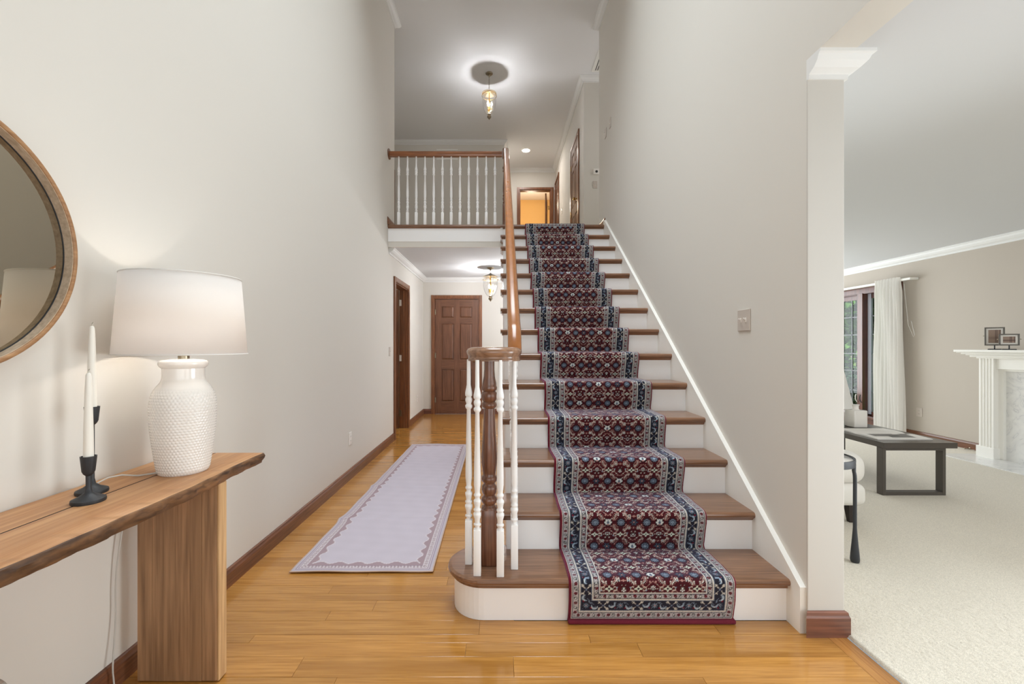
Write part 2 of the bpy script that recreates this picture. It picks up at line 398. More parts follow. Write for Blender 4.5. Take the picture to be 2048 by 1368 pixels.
mb = MB(); mb.box(-.3, 2.0, 12.6, 12.7, ZL, H2); mb.box(-.4, -.3, 10.52, 12.7, ZL, H2); mb.box(2.0, 2.1, 10.52, 12.7, ZL, H2)
struct('wall_bedroom', mb, M['ochre'])
mb = MB(); mb.box(-2.9, -2.8, 5.0, 7.9, 0, H1); mb.box(-2.9, -1.505, 5.0, 5.1, 0, H1); mb.box(-2.9, -1.505, 7.82, 7.92, 0, H1)
struct('wall_side_room', mb, M['wall'])
# living room
WY0, WY1, WZ0, WZ1 = 6.0, 7.33, .17, 2.03
mb = MB(); mb.box(5.5, 5.65, -1.6, WY0, 0, H1); mb.box(5.5, 5.65, WY1, 8.2, 0, H1); mb.box(5.5, 5.65, WY0, WY1, 0, WZ0); mb.box(5.5, 5.65, WY0, WY1, WZ1, H1)
struct('wall_living_right', mb, M['wall_warm'])
struct('wall_living_back', MB().box(1.446, 5.65, 8.2, 8.32, 0, H1), M['wall_warm'])
# ceilings
mb = MB(); mb.box(-2.82, 3.12, -1.72, 12.7, H2, H2+.1); struct('ceiling', mb, M['ceil_up'])
struct('ceiling_living', MB().box(1.446, 5.65, -1.6, 8.32, 2.43, 2.55), M['ceil'])
struct('ceiling_hall', MB().box(XL, 1.45, Y14+.06, 7.92, H1, H1+.03), M['ceil'])
struct('ceiling_side_room', MB().box(-2.9, -1.505, 5.0, 7.92, H1, H1+.03), M['ceil'])
mb = MB(); mb.box(XL, .06, Y14+.06, 7.92, H1+.03, ZL-.03); mb.box(XL, .06, Y14+.03, Y14+.06, H1, 2.505)
struct('wall_gallery_edge', mb, M['wall'])
mb = MB(); mb.box(-2.82, 3.12, 5.68, 12.7, ZL-.03, ZL-.001); mb.box(XL, XR, Y14+.06, 5.68, ZL-.03, ZL-.001)
struct('floor_gallery', mb, M['carpet'])
struct('trim_gallery_fascia', MB().bbox(XL, .03, Y14+.025, Y14+.058, 2.505, ZL-.028, .003), M['cream'])

# ------------------------------------------------------------------ floor planks
floor = struct_e('floor')
MB().box(-1.505, 1.449, -1.6, 7.92, -.05, -.019).build('subfloor', M['dark'], floor)
MB().box(-2.9, -1.385, 5.0, 7.92, -.05, -.001).build('side_room_boards', M['floorwood'], floor)
rows = [1.603-.08*k for k in range(30, 0, -1)] + [1.603, 1.7085, 1.788, 1.829+.01, 1.933, 2.003, 2.086, 2.143, 2.217]
y = 2.217
while y < 7.72: y += R.choice([.058, .07, .083, .083, .095]); rows.append(min(y, 7.8))
ends_known = {0: []}
def plank(x0, x1, y0, y1, mat=None):
    g = .0005; b = .0012; h = R.uniform(-.0003, .0001)
    x0 += g; x1 -= g; y0 += g; y1 -= g
    vs = [(x0,y0,-.018),(x1,y0,-.018),(x1,y1,-.018),(x0,y1,-.018),(x0,y0,h-.0004),(x1,y0,h-.0004),(x1,y1,h-.0004),(x0,y1,h-.0004),
          (x0+b,y0+b,h),(x1-b,y0+b,h),(x1-b,y1-b,h),(x0+b,y1-b,h)]
    fs = [(0,3,2,1),(8,9,10,11),(0,1,5,4),(1,2,6,5),(2,3,7,6),(3,0,4,7),(4,5,9,8),(5,6,10,9),(6,7,11,10),(7,4,8,11)]
    MB().add(vs, fs).build('plank', mat or M['floorwood'], floor, fix=False)
prev = []
for i in range(len(rows)-1):
    y0, y1 = rows[i], rows[i+1]
    xmax = 1.37 if y0 < 1.93 else .06
    if y1-y0 < .01: continue
    for t in range(20):
        xs = []; x = XL + R.uniform(.25, 1.3)
        while x < xmax-.2: xs.append(x); x += R.uniform(.7, 1.5)
        if all(abs(a-b) > .12 for a in xs for b in prev): break
    if abs(y0-1.603) < .001: xs = [-.79+.02, .05]
    if abs(y0-1.7085) < .001: xs = [-.14, .56]
    prev = xs
    e = [XL]+xs+[xmax]
    for a, b in zip(e, e[1:]): plank(a, b, y0, y1)
for a, b in ((-1.0, .2), (.2, 1.1), (1.1, 1.95)): plank(1.37, 1.449, a, b, M['border'])

# carpet of the living room
xs = np.concatenate([np.arange(1.449, 2.45, .0065), np.linspace(2.46, 5.5, 60)])
ys = np.concatenate([np.linspace(-1.6, .98, 12), np.arange(.99, 3.4, .0075), np.linspace(3.41, 8.2, 70)])
rng = np.random.default_rng(3)
X, Y = np.meshgrid(xs, ys, indexing='ij')
fine = ((X < 2.46) & (Y > .985) & (Y < 3.41))
Z = .012 + rng.uniform(-.0013, .0013, X.shape)*fine
Xj = X + rng.uniform(-.0015, .0015, X.shape)*fine; Yj = Y + rng.uniform(-.0015, .0015, X.shape)*fine
Z[0, :] = .001; Z[1, :] *= .8; Xj[0, :] = 1.4495 + rng.uniform(0, .004, len(ys)) ; Xj[-1, :] = 5.5
# carpet boundary follows the wall beyond the pier
c = grid_mesh('floor_carpet', np.stack([Xj.ravel(), Yj.ravel(), Z.ravel()], 1), len(xs), len(ys), M['carpet']); c['kind'] = 'structure'

# ------------------------------------------------------------------ mouldings
CR = [(0, 0), (.075, 0), (.075, -.012), (.066, -.016), (.058, -.034), (.040, -.052), (.022, -.060), (.014, -.064), (.014, -.082), (0, -.082)]
def crown(mb, p0, p1, nrm, z, s=1.0):
    """straight crown from p0 to p1 (x,y), nrm points into the room; mitred ends handled by extension"""
    n = len(CR); vs = []
    d = Vector((p1[0]-p0[0], p1[1]-p0[1])).normalized()
    for (p, e) in ((p0, p0[2] if len(p0) > 2 else 0), (p1, p1[2] if len(p1) > 2 else 0)):
        sg = -1 if p is p0 else 1
        for (a, b) in CR:
            vs.append((p[0]+nrm[0]*a*s + d.x*sg*a*s*e, p[1]+nrm[1]*a*s + d.y*sg*a*s*e, z+b*s))
    fs = [tuple(range(n)), tuple(range(2*n-1, n-1, -1))] + [(k, (k+1) % n, n+(k+1) % n, n+k) for k in range(n)]
    mb.add(vs, fs)
struct('trim_1', (lambda m: (crown(m, (XL, -1.6), (XL, 5.68, 1), (1, 0), H2), crown(m, (XL, 5.68, 1), (-1.505, 5.68, 1), (0, 1), H2), m)[-1])(MB()), M['crown'])
struct('trim_2', (lambda m: (crown(m, (XR, -1.6), (XR, 5.72, 1), (-1, 0), H2), crown(m, (XR, 5.72, 1), (3.0, 5.72, -1), (0, 1), H2), m)[-1])(MB()), M['crown'])
mb = MB(); crown(mb, (-2.7, 8.98, -1), (.07, 8.98, 1), (0, -1), H2); crown(mb, (.07, 8.98, 1), (.07, 10.4, -1), (1, 0), H2)
crown(mb, (.07, 10.4, -1), (1.31, 10.4, -1), (0, -1), H2); crown(mb, (1.31, 6.85, 1), (1.31, 10.4, -1), (-1, 0), H2); crown(mb, (1.31, 6.85, 1), (3.0, 6.85, -1), (0, -1), H2)
struct('trim_3', mb, M['crown'])
mb = MB(); crown(mb, (XL, Y14+.06, 0), (XL, 7.8, -1), (1, 0), H1, .95); crown(mb, (XL, 7.8, -1), (1.3, 7.8, 0), (0, -1), H1, .95)
struct('trim_4', mb, M['crown'])
mb = MB(); crown(mb, (5.5, -1.6), (5.5, 8.2, -1), (-1, 0), 2.43, 1.1); crown(mb, (1.446, 8.2, 0), (5.5, 8.2, -1), (0, -1), 2.43, 1.1)
struct('trim_5', mb, M['crown'])
# crown return that caps the pier
mb = MB(); crown(mb, (XR, 1.843, 0), (1.446, 1.843, 1), (0, -1), 2.43, 1.08); crown(mb, (1.446, 1.843, 1), (1.446, 8.2, -1), (1, 0), 2.43, 1.08)
struct('trim_6', mb, M['crown'])
# pier casing face (painted lighter board)
struct('trim_7', MB().bbox(XR-.001, 1.449, 1.834, 1.843, 0, 2.345, .002), plain('pier_paint', (205, 201, 194), .6))
# baseboards
BP = [(0, 0), (.016, 0), (.016, .072), (.012, .080), (.010, .090), (.004, .094), (0, .094)]
def baseb(mb, p0, p1, nrm, z=0, s=1.0):
    n = len(BP); vs = []
    d = Vector((p1[0]-p0[0], p1[1]-p0[1])).normalized()
    for p in (p0, p1):
        sg = -1 if p is p0 else 1; e = p[2] if len(p) > 2 else 0
        for (a, b) in BP: vs.append((p[0]+nrm[0]*a+d.x*sg*a*e, p[1]+nrm[1]*a+d.y*sg*a*e, z+b*s))
    mb.add(vs, [tuple(range(n)), tuple(range(2*n-1, n-1, -1))] + [(k, (k+1) % n, n+(k+1) % n, n+k) for k in range(n)])
mb = MB(); baseb(mb, (XL, -1.6), (XL, 5.63), (1, 0)); baseb(mb, (XL, 6.55), (XL, 7.8, -1), (1, 0)); struct('baseboard_left', mb, M['baseY'])
mb = MB(); baseb(mb, (XL, 7.8, -1), (-1.237, 7.8), (0, -1)); baseb(mb, (-.332, 7.8), (1.2, 7.8), (0, -1)); struct('baseboard_hall_end', mb, M['baseX'])
mb = MB(); baseb(mb, (XR-.002, 1.834, 1), (1.449, 1.834, 1), (0, -1), 0, 1.12); baseb(mb, (1.447, 1.834, 1), (1.447, 2.2), (1, 0), 0, 1.12); struct('baseboard_pier', mb, M['baseX'])
mb = MB(); baseb(mb, (5.5, 4.92), (5.5, 8.2), (-1, 0), .005); baseb(mb, (1.446, 8.2), (5.5, 8.2), (0, -1), .005); struct('baseboard_living', mb, M['baseY'])
mb = MB(); baseb(mb, (XL, Y14-.01), (XL, 5.68), (1, 0), ZL, 1.0); baseb(mb, (-2.7, 8.98), (.07, 8.98), (0, -1), ZL); baseb(mb, (XR, Y14+.05), (XR, 5.72), (-1, 0), ZL)
struct('baseboard_gallery', mb, M['baseY'])

# ------------------------------------------------------------------ doors
def door_leaf(parent, w, h, t, mat, matx, side=-1):
    """leaf in local XZ plane, x 0..w, z 0..h, front face y=0 facing -y"""
    st = .11*w/.78; mid = .10*w/.78; rails = [(0, .24), (.24+.56, .24+.56+.16), (h-.12-.24-.12, h-.12-.24), (h-.12, h)]
    rails = [(0, .22), (.80, .97), (1.63*h/2.06, 1.73*h/2.06), (h-.12, h)]
    f = MB(); f.box(0, w, .014, t, 0, h)
    f.box(0, st, 0, .014, 0, h); f.box(w-st, w, 0, .014, 0, h); f.box(w/2-mid/2, w/2+mid/2, 0, .014, 0, h)
    leaf = f.build('door_leaf', mat, parent, world=False)
    r = MB()
    for a, b in rails: r.box(st, w/2-mid/2, .0004, .014, a, b); r.box(w/2+mid/2, w-st, .0004, .014, a, b)
    r.build('rail', matx, leaf, world=False)
    for (x0, x1) in ((st, w/2-mid/2), (w/2+mid/2, w-st)):
        for i in range(3):
            z0, z1 = rails[i][1], rails[i+1][0]
            m = MB(); g = .008; k = .03
            vs = [(x0+g, .0135, z0+g), (x1-g, .0135, z0+g), (x1-g, .0135, z1-g), (x0+g, .0135, z1-g),
                  (x0+k, .003, z0+k), (x1-k, .003, z0+k), (x1-k, .003, z1-k), (x0+k, .003, z1-k)]
            m.add(vs, [(0,1,5,4), (1,2,6,5), (2,3,7,6), (3,0,4,7), (4,5,6,7)])
            # sticking moulding around the recess
            for q in ((x0, x0+.007, z0, z1), (x1-.007, x1, z0, z1), (x0, x1, z0, z0+.007), (x0, x1, z1-.007, z1)):
                m.box(q[0], q[1], .004, .014, q[2], q[3])
            m.build('panel', mat, parent, world=False)
    return leaf
def casing(parent, w, h, cw, mat, depth=.018, jamb=.12, rec=.0, matx=None):
    """casing around opening 0..w x 0..h (local), face at y=-depth; jambs run back"""
    prof = [(0, 0), (cw, 0), (cw, .012), (cw-.01, .018), (.012, .012), (0, .008)]
    def leg(x0, x1, z0, z1, flip):
        m = MB(); a = [(x0, 0, z0), (x1, 0, z0), (x1, 0, z1), (x0, 0, z1)]
        m.bbox(x0, x1, -depth, .0, z0, z1, .004)
        m.bbox(x0+(.012 if not flip else .0), x1-(.0 if not flip else .012), -depth-.004, -depth, z0, z1, .002)
        return m
    leg(-cw, 0, 0, h+cw, True).build('casing', mat, parent, world=False)
    leg(w, w+cw, 0, h+cw, False).build('casing', mat, parent, world=False)
    MB().bbox(0, w, -depth, 0, h, h+cw, .004).bbox(0, w, -depth-.004, -depth, h+.012, h+cw-.002, .002).build('head_casing', matx or mat, parent, world=False)
    j = MB(); j.box(-.001, .012, 0, jamb, 0, h); j.box(w-.012, w+.001, 0, jamb, 0, h); j.box(.012, w-.012, 0, jamb, h-.012, h+.001)
    j.box(.012, .024, .045, .06, 0, h-.012); j.box(w-.024, w-.012, .045, .06, 0, h-.012)
    j.build('jamb', mat, parent, world=False)
def hinge(parent, x, y, z, mat, hh=.09):
    MB().lathe([(.006, -hh/2), (.006, hh/2), (.0035, hh/2+.006), (0, hh/2+.007)], (x, y, z), 10).box(x-.016, x+.016, y+.004, y+.006, z-hh/2, z+hh/2).build('hinge', mat, parent, world=False)
def knob(parent, x, y, z, mat):
    m = MB().lathe([(0, 0), (.028, .0), (.028, .004), (.011, .008), (.010, .03), (.024, .04), (.028, .052), (.022, .064), (0, .068)], (0, 0, 0), 18)
    xf(m, Matrix.Translation((x, y, z)) @ Matrix.Rotation(PI/2, 4, 'X')); m.build('knob', mat, parent, world=False)
# hall end door
d = struct_e('door_1', (-1.185, 7.8, 0)); casing(d, .80, 2.075, .055, M['trimwood'], matx=M['trimwood'], jamb=.1)
MB().box(.013, .787, .012, .09, .0005, .0028).build('door_gap_shade', M['dark'], d, world=False)  # dark strip stands in for the shade in the gap under the door
lf = struct_e('tmp'); bpy.data.objects.remove(lf)
leaf = door_leaf(d, .772, 2.05, .035, M['doorwood'], M['doorx']);
for ch in list(d.children):
    if ch.name.split('.')[0] in ('door_leaf', 'panel'): ch.location = (.014, .008, .003)
for z in (.25, 1.05, 1.83): hinge(d, .012, .0, z, M['nickel'])
knob(d, .715, .01, .96, M['brass'])
# doorway in the left wall with its door swung open inside
d = struct_e('door_2', (XL, 6.485, 0), 0); d.rotation_euler = (0, 0, -PI/2)
# local x runs toward -Y (camera); room side faces... casing on +X side: local -y -> +X? rotate check below
d.rotation_euler = (0, 0, PI/2); d.location = (XL, 5.695, 0)
casing(d, .79, 2.06, .065, M['trimwood'])
leaf = door_leaf(d, .76, 2.04, .035, M['doorwood'], M['doorx'])
for ch in list(d.children):
    if ch.name.split('.')[0] in ('door_leaf', 'panel'):
        ch.rotation_euler = (0, 0, PI/2*.98); ch.location = (.775, .125, .01)
for i, (z, mt) in enumerate(((1.86, 'platew'), (1.04, 'platew'), (.22, 'nickel'))): 
    h_ = MB().bbox(.760, .776, .088, .118, z-.045, z+.045, .003).build('hinge', M[mt], d, world=False)
# gallery right wall door, faces -X
d = struct_e('door_3', (1.31, 7.99, ZL)); d.rotation_euler = (0, 0, -PI/2)
casing(d, .71, 2.06, .06, M['trimwood'], jamb=.06)
leaf = door_leaf(d, .68, 2.04, .03, M['doorgold'], M['doorgold'])
for ch in list(d.children):
    if ch.name.split('.')[0] in ('door_leaf', 'panel'): ch.location = (.014, -.012, .012)
for z in (.9, 1.75): hinge(d, .01, -.02, z, M['brass'])
knob(d, .63, -.02, 1.0, M['brass'])
d = struct_e('door_4', (1.31, 10.37, ZL)); d.rotation_euler = (0, 0, -PI/2)
casing(d, .63, 2.34, .045, M['trimwood'], jamb=.06)
leaf = door_leaf(d, .60, 2.31, .03, M['doorwood'], M['doorx'])
for ch in list(d.children):
    if ch.name.split('.')[0] in ('door_leaf', 'panel'): ch.location = (.014, -.008, .012)
# corridor end doorway with the door ajar inside
d = struct_e('door_5', (.454, 10.4, ZL)); casing(d, .75, 2.238, .06, M['trimwood'])
leaf = door_leaf(d, .72, 2.2, .035, M['doorgold'], M['doorgold'])
for ch in list(d.children):
    if ch.name.split('.')[0] in ('door_leaf', 'panel'): ch.rotation_euler = (0, 0, math.radians(82)); ch.location = (.66, .14, .01)
for z in (1.85, 1.0): hinge(d, .71, .12, z, M['brass'])
# gallery far left door edge
d = struct_e('door_6', (-2.66, 8.98, ZL)); casing(d, .42, 2.08, .06, M['trimwood'], jamb=.03)
leaf = door_leaf(d, .40, 2.05, .02, M['doorwood'], M['doorx'])
for ch in list(d.children):
    if ch.name.split('.')[0] in ('door_leaf', 'panel'): ch.location = (.01, -.016, .01)

# ------------------------------------------------------------------ staircase
st = thing('staircase', 'straight staircase with brown wooden treads, cream risers and rounded first step', 'staircase', (.62, 1.95, 0))
def nose_profile(y0, y1, zt, t=.03, r=.015):
    """(y,z) polygon of a tread with a half round nose at y0"""
    p = [(y1, zt-t), (y1, zt)]
    for k in range(7):
        a = PI/2 + PI*k/6; p.append((y0+r+r*math.cos(a), zt-r+r*math.sin(a)))
    return p
for n in range(2, 14):
    y0, zt = YN(n), n*RISE
    m = MB(); m.prism(nose_profile(y0, y0+RUN+.03, zt), .0, 1.271, 0, smooth=False)
    m.prism([(y0+.012, zt-.03), (y0+.03, zt-.03), (y0+.03, zt-.048), (y0+.024, zt-.044)], .012, 1.271, 0)
    m.prism([(y0+.03, zt-.03), (y0+RUN, zt-.03), (y0+RUN, zt-.046), (y0+.03, zt-.046)], .012, .03, 0)
    m.build('tread', M['tread'], st)
# landing nosing
m = MB(); m.prism(nose_profile(Y14, Y14+.12, ZL, .034, .017), XL+.001, .0, 0); m.prism([(Y14+.014, ZL-.034), (Y14+.03, ZL-.034), (Y14+.03, ZL-.05)], XL+.001, 0, 0)
struct('trim_gallery_nosing', m, M['tread'])
m = MB(); m.prism(nose_profile(Y14, Y14+.12, ZL, .034, .017), .0, 1.271, 0); m.prism([(Y14+.014, ZL-.034), (Y14+.03, ZL-.034), (Y14+.03, ZL-.05)], .03, 1.271, 0)
m.build('landing_nosing', M['tread'], st)
# first tread: bullnose
def bull(r, yb, cx=-.074, cy=2.08, xr=1.271, n=20):
    p = [(xr, yb), (xr, cy-r)]
    for k in range(n+1):
        a = -PI/2 - PI*k/n; p.append((cx+r*math.cos(a), cy+r*math.sin(a)))
    return p
m = MB(); z0 = RISE
layers = [(0, .0), (.006, .001), (.0125, .0065), (.0145, .015), (.0125, .0235), (.006, .029), (0, .03)]
prev_i = None; polys = []
for (o_, dz) in layers:
    pl = bull(.1605+o_, 2.241, xr=1.271); polys.append([(x, y_, z0-dz) for x, y_ in pl])
npt = len(polys[0]); vs = [p for pl in polys for p in pl]; fs = []
for i in range(len(polys)-1):
    for k in range(npt): fs.append((i*npt+k, i*npt+(k+1) % npt, (i+1)*npt+(k+1) % npt, (i+1)*npt+k))
fs.append(tuple(range(npt))); fs.append(tuple(len(vs)-1-k for k in range(npt)))
m.add(vs, fs); m.prism(bull(.155, 2.235), z0-.046, z0-.03, 2); m.build('tread', M['tread'], st)
m = MB(); m.prism(bull(.145, 2.225, xr=1.271), .0005, z0-.046, 2); m.build('riser', M['cream'], st)
for n in range(2, 15):
    y0 = YN(n)+.03
    MB().box(.03, 1.271, y0, y0+.018, (n-1)*RISE, n*RISE-(.03 if n < 14 else .034)).build('riser', M['cream'], st)
# closed side panel, stepped
poly = [(1.97, 0), (Y14+.03, 0)]
for n in range(13, 1, -1): poly += [(YN(n)+.03+RUN, n*RISE-.031), (YN(n)+.032, n*RISE-.031)]
poly += [(YN(2)+.03, RISE), (1.97, RISE-.03)]
MB().prism(poly, .031, .05, 0).build('side_panel', M['cream'], st)
# wall skirt with cap
def zsk(y_): return RISE + (y_-Y1)*RISE/RUN + .045
ys0, ys1 = 1.846, 5.345
m = MB(); m.prism([(ys0, 0), (Y14+.05, 0), (Y14+.05, zsk(ys1)), (ys1, zsk(ys1)), (ys0, max(.17, zsk(ys0)))], 1.271, XR, 0)
m.build('skirt_board', M['white'], st)

# ------------------------------------------------------------------ runner on the stairs
path = []
def arc(c, r, a0, a1, n=8): return [(c[0]+r*math.cos(a0+(a1-a0)*k/n), c[1]+r*math.sin(a0+(a1-a0)*k/n)) for k in range(n+1)]
path += [(Y1+.012, .010), (Y1+.004, .05), (Y1-.004, .10)]
for n in range(1, 15):
    zt, y0 = n*RISE, YN(n); r = .027
    path += [(y0-.008, zt-.055)] if n > 1 else []
    path += arc((y0+.016, zt-.015), r, PI*1.02, PI/2, 8)
    if n < 14:
        path += [(y0+.06, zt+.012), (y0+RUN+.008, zt+.012)]
        path += arc((y0+RUN+.006, zt+.024), .012, -PI/2, -.05, 4)
    else: path += [(y0+.05, zt+.012), (y0+.095, zt+.011)]
P = np.array(path); seg = np.hypot(*np.diff(P, axis=0).T); S = np.concatenate([[0], np.cumsum(seg)])
GS = .0032; nS = int(S[-1]/GS); s_ = np.linspace(0, S[-1], nS); py = np.interp(s_, S, P[:, 0]); pz = np.interp(s_, S, P[:, 1])
k5 = np.ones(5)/5; py[2:-2] = np.convolve(py, k5, 'valid'); pz[2:-2] = np.convolve(pz, k5, 'valid')
RX0, RX1 = .297, 1.030; nX = int((RX1-RX0)/GS)+1; x_ = np.linspace(RX0, RX1, nX)
U, V = np.meshgrid(x_-RX0, s_, indexing='ij'); Wd = RX1-RX0; Ln = S[-1]
def C(*c): return np.array(lin(c))
c_red, c_mar, c_navy, c_cream, c_blue, c_lt, c_pink, c_grn = C(108, 16, 36), C(70, 17, 24), C(32, 31, 42), C(190, 185, 176), C(104, 116, 132), C(204, 208, 206), C(170, 126, 118), C(88, 90, 84)
c_edge = C(196, 190, 180); c_dk = C(34, 22, 28); c_lb = C(146, 164, 182)
col = np.zeros(U.shape+(3,)); 
def put(mask, c): col[mask] = c
eu = np.minimum(U, Wd-U); ev = np.minimum(V, Ln-V); e = np.minimum(eu, ev)
along = np.where(eu < ev, V, U)
put(e >= -1, c_mar)
# --- field motif
PU, PV = .256, .133
cu, cv = Wd/2, .22
fu = np.abs(((U-cu+PU/2) % PU)-PU/2); vv = (V-cv); fv = np.abs(((vv+PV/2) % PV)-PV/2); row = np.floor((vv+PV/2)/PV)
fu2 = np.where(row % 2 == 0, fu, PU/2-fu)     # palmettes alternate with dark blossoms
wob = (np.sin(U*900+V*300)+np.sin(V*1100-U*500))*.0006
def disc(cx, cy, r, su=fu2, sv=fv): return np.hypot(su-cx, sv-cy) < r
def ang(cx, cy, su=fu2, sv=fv): return np.arctan2(sv-cy, su-cx), np.hypot(su-cx, sv-cy)
# lattice lines
dl = np.abs(fu2/.040 + np.abs(fv-PV/2)/.034 - 1); put((dl < .05), c_pink*.9); put((np.hypot(fu2-PU/4, fv) < .034) & (np.sin(fu2*700)*np.sin(fv*700) > .55), c_dk); put((np.hypot(fu2-PU/2, fv-PV/2) < .03) & (np.sin(fu2*600)*np.sin(fv*640) > .6), c_dk)
dl = np.abs(np.hypot(fu2-PU/4, fv)-.030); put((dl < .0011) & (fv > .008) & (np.sin(ang(PU/4, 0)[0]*3) > -.2), c_pink)
# sickle leaves
for (lx, ly, fx) in ((PU/4-.026, .030, 1), (PU/4+.026, .030, -1)):
    a, r = ang(lx+.014*fx, ly-.008); a0 = PI*.78 if fx == 1 else PI*.22; cc = np.cos(a-a0)
    put((r < .0245) & (r > .0125) & (cc > .58), c_dk*1.1); put((np.abs(r-.0215) < .0019) & (cc > .60), c_edge); put((np.abs(r-.0160) < .0017) & (cc > .68), c_pink)
    put((np.abs(r-.0270-.002*np.cos(a*22)) < .0010) & (cc > .45), c_pink*.8)
for (sx, sy) in ((.018, .020), (.020, .047), (.108, .020), (.052, .036), (.076, .036), (.118, .050), (.034, .060)):
    put(np.hypot(fu2-sx, (fv-sy)*1.4) < .0040, c_edge*.9); put(np.hypot(fu2-sx, (fv-sy)*1.4) < .0018, c_navy)
for (sx, sy, tx, ty) in ((.018, .020, .034, .030), (.108, .020, .094, .030), (.052, .036, .040, .056), (.076, .036, .088, .056)):
    L_ = math.hypot(tx-sx, ty-sy); ux, uy = (tx-sx)/L_, (ty-sy)/L_; tt = np.clip((fu2-sx)*ux+(fv-sy)*uy, 0, L_)
    put(np.hypot(fu2-sx-tt*ux, fv-sy-tt*uy) < .0010, c_pink*.75)
# blue rosettes
a, r = ang(PU/4, 0); put(r < .0225+.002*np.cos(a*9), c_dk*1.3); put(r < .0165+.0022*np.cos(a*10), c_blue); put((np.abs(r-.0095) < .0012), c_navy); put(r < .0055, c_lb); put(r < .0022, c_navy)
# white palmettes
a, r = ang(0, 0); up = np.where(row % 2 == 0, 1, 1); rr = .0125+.0075*np.abs(np.cos(a*3.5)); vs2 = vv-row*PV
put((np.hypot(fu2, fv) < .021), c_dk); put((r < rr) & (vs2 > -.011), c_lt); put((np.abs(fu2) < .0075-np.abs(vs2+.002)*.55), c_blue); put(disc(0, 0, .0025), c_navy)
put((np.abs(fu2-.004) < .003) & (np.abs(vs2+.013) < .004), c_pink)
# dark blossoms
a, r = ang(PU/2, 0); put(r < .018+.004*np.cos(a*6), c_navy*1.5); put((r < .013+.003*np.cos(a*6)) & (np.cos(a*12) > 0), c_blue*.6); put(r < .004, c_pink)
# star row
a, r = ang(0, PV/2); put((np.abs(r-.0105) < .0036) & (np.cos(a*8) > .1), c_lt); put(r < .0045, c_lt); put(r < .002, c_navy)
put((np.abs(fv-PV/2) < .0016) & (np.abs(fu2-.021) < .006) & (np.sin(fu2*1500) > -.3), c_edge)
a, r = ang(PU/4, PV/2); put((np.abs(fu2-PU/4)/.014+np.abs(fv-PV/2)/.011) < 1.15+.25*np.cos(a*4), c_lt*np.array([.92, .95, .82])); put((np.abs(fu2-PU/4)/.006+np.abs(fv-PV/2)/.006) < 1, c_navy)
for sx in (-1, 1): put((np.hypot(fu2-PU/4-sx*.022, fv-PV/2+.007) < .0035), c_pink); put((np.abs(np.hypot(fu2-PU/4-sx*.026, fv-PV/2+.002)-.007) < .0012), c_edge)
a, r = ang(PU/2, PV/2); put(r < .008+.002*np.cos(a*6), c_grn); put(r < .004, c_lt)
# little squares and diamonds
for (sx, sy) in ((PU/2-.022, .031), ):
    put((np.abs(fu2-sx) < .0065) & (np.abs(fv-sy) < .0065), c_edge); put((np.abs(fu2-sx) < .0035) & (np.abs(fv-sy) < .0035), c_dk); put((np.abs(fu2-sx) < .002) & (np.abs(fv-sy) < .002), c_lb)
put((np.abs(fu2-PU/2)/.005+np.abs(fv-.031)/.007) < 1, c_pink); put((np.hypot(fu2-PU/2+.010, fv-.031) < .0022), c_pink)
for (sx, sy) in ((.012, .036), (.045, .052), (.085, .046), (.098, .06), (.030, .012), (.09, .012)):
    put(np.hypot(fu2-sx, fv-sy) < .0032, [c_pink, c_edge, c_lb][int(sx*1000) % 3])
# --- borders
b0, b1, b2, b3 = .012, .046, .104, .134
put(e < b3, C(182, 177, 178)*.86); put((e > b1) & (e < b2), c_navy); put(e < b0, c_red)
for q in (b0, b1, b2, b3): put(np.abs(e-q) < .0022, c_edge)
for q in (b0+.005, b1-.005, b2+.0055, b3-.005): put(np.abs(e-q) < .0012, c_navy*2.0)
for (g0, g1, ph) in ((b0, b1, 0), (b2, b3, .02)):
    gc = (g0+g1)/2; p_ = .044; q = ((along+ph+p_/2) % p_)-p_/2; alt = np.floor((along+ph+p_/2)/p_)
    inb = (e > g0+.006) & (e < g1-.006); rr = np.hypot(q, e-gc); put(inb & (rr < .0072), np.array(c_red)*.8); put(inb & (rr < .0024), c_grn)
    q2 = ((along+ph+p_) % p_)-p_/2; rr = np.hypot(q2, e-gc); put(inb & (np.abs(rr-.006) < .0014), c_grn*.6); put(inb & (rr < .003), c_lt)
    put(inb & (np.abs((e-gc)-.0085*np.sin(along*2*PI/p_)) < .0012), c_grn*.55)
gc = (b1+b2)/2; inb = (e > b1+.004) & (e < b2-.004); w_ = e-gc; p_ = .150
q = ((along+p_/2) % p_)-p_/2; aq = np.abs(q)
put(inb & (np.abs(np.abs(w_)-aq*.95) < .0030*(1-aq/.03)) & (aq < .020), c_cream)
put(inb & (np.hypot(q, w_) < .0080), c_navy*2.2); put(inb & (np.hypot(q, w_) < .0045), c_blue)
for sg in (-1, 1):
    rr = np.hypot(aq-.017, w_-sg*.017); put(inb & (rr < .0042), c_cream); put(inb & (np.abs(rr-.0068) < .0010) & (aq > .014), c_cream*.8)
rr = np.hypot(aq-.038, w_-.004*np.sign(q)); put(inb & (rr < .0150) & (np.hypot(aq-.036, w_-.004*np.sign(q)-.006) > .0125), c_lb*.9); put(inb & (np.abs(rr-.0125) < .0010) & (w_ < -.006), c_lt)
q2 = (along % p_)-p_/2; a = np.arctan2(w_, q2); rr = np.hypot(q2, w_); put(inb & (rr < .0125+.003*np.cos(a*8)), c_blue*.55); put(inb & (rr < .0095) & (np.cos(a*8) > .4), c_lb*.8); put(inb & (rr < .0035), c_pink)
rr = np.hypot(np.abs(q2)-.022, w_+.012); put(inb & (rr < .0045), c_red*.9); rr = np.hypot(np.abs(q2)-.021, w_-.013); put(inb & (rr < .0038), c_blue)
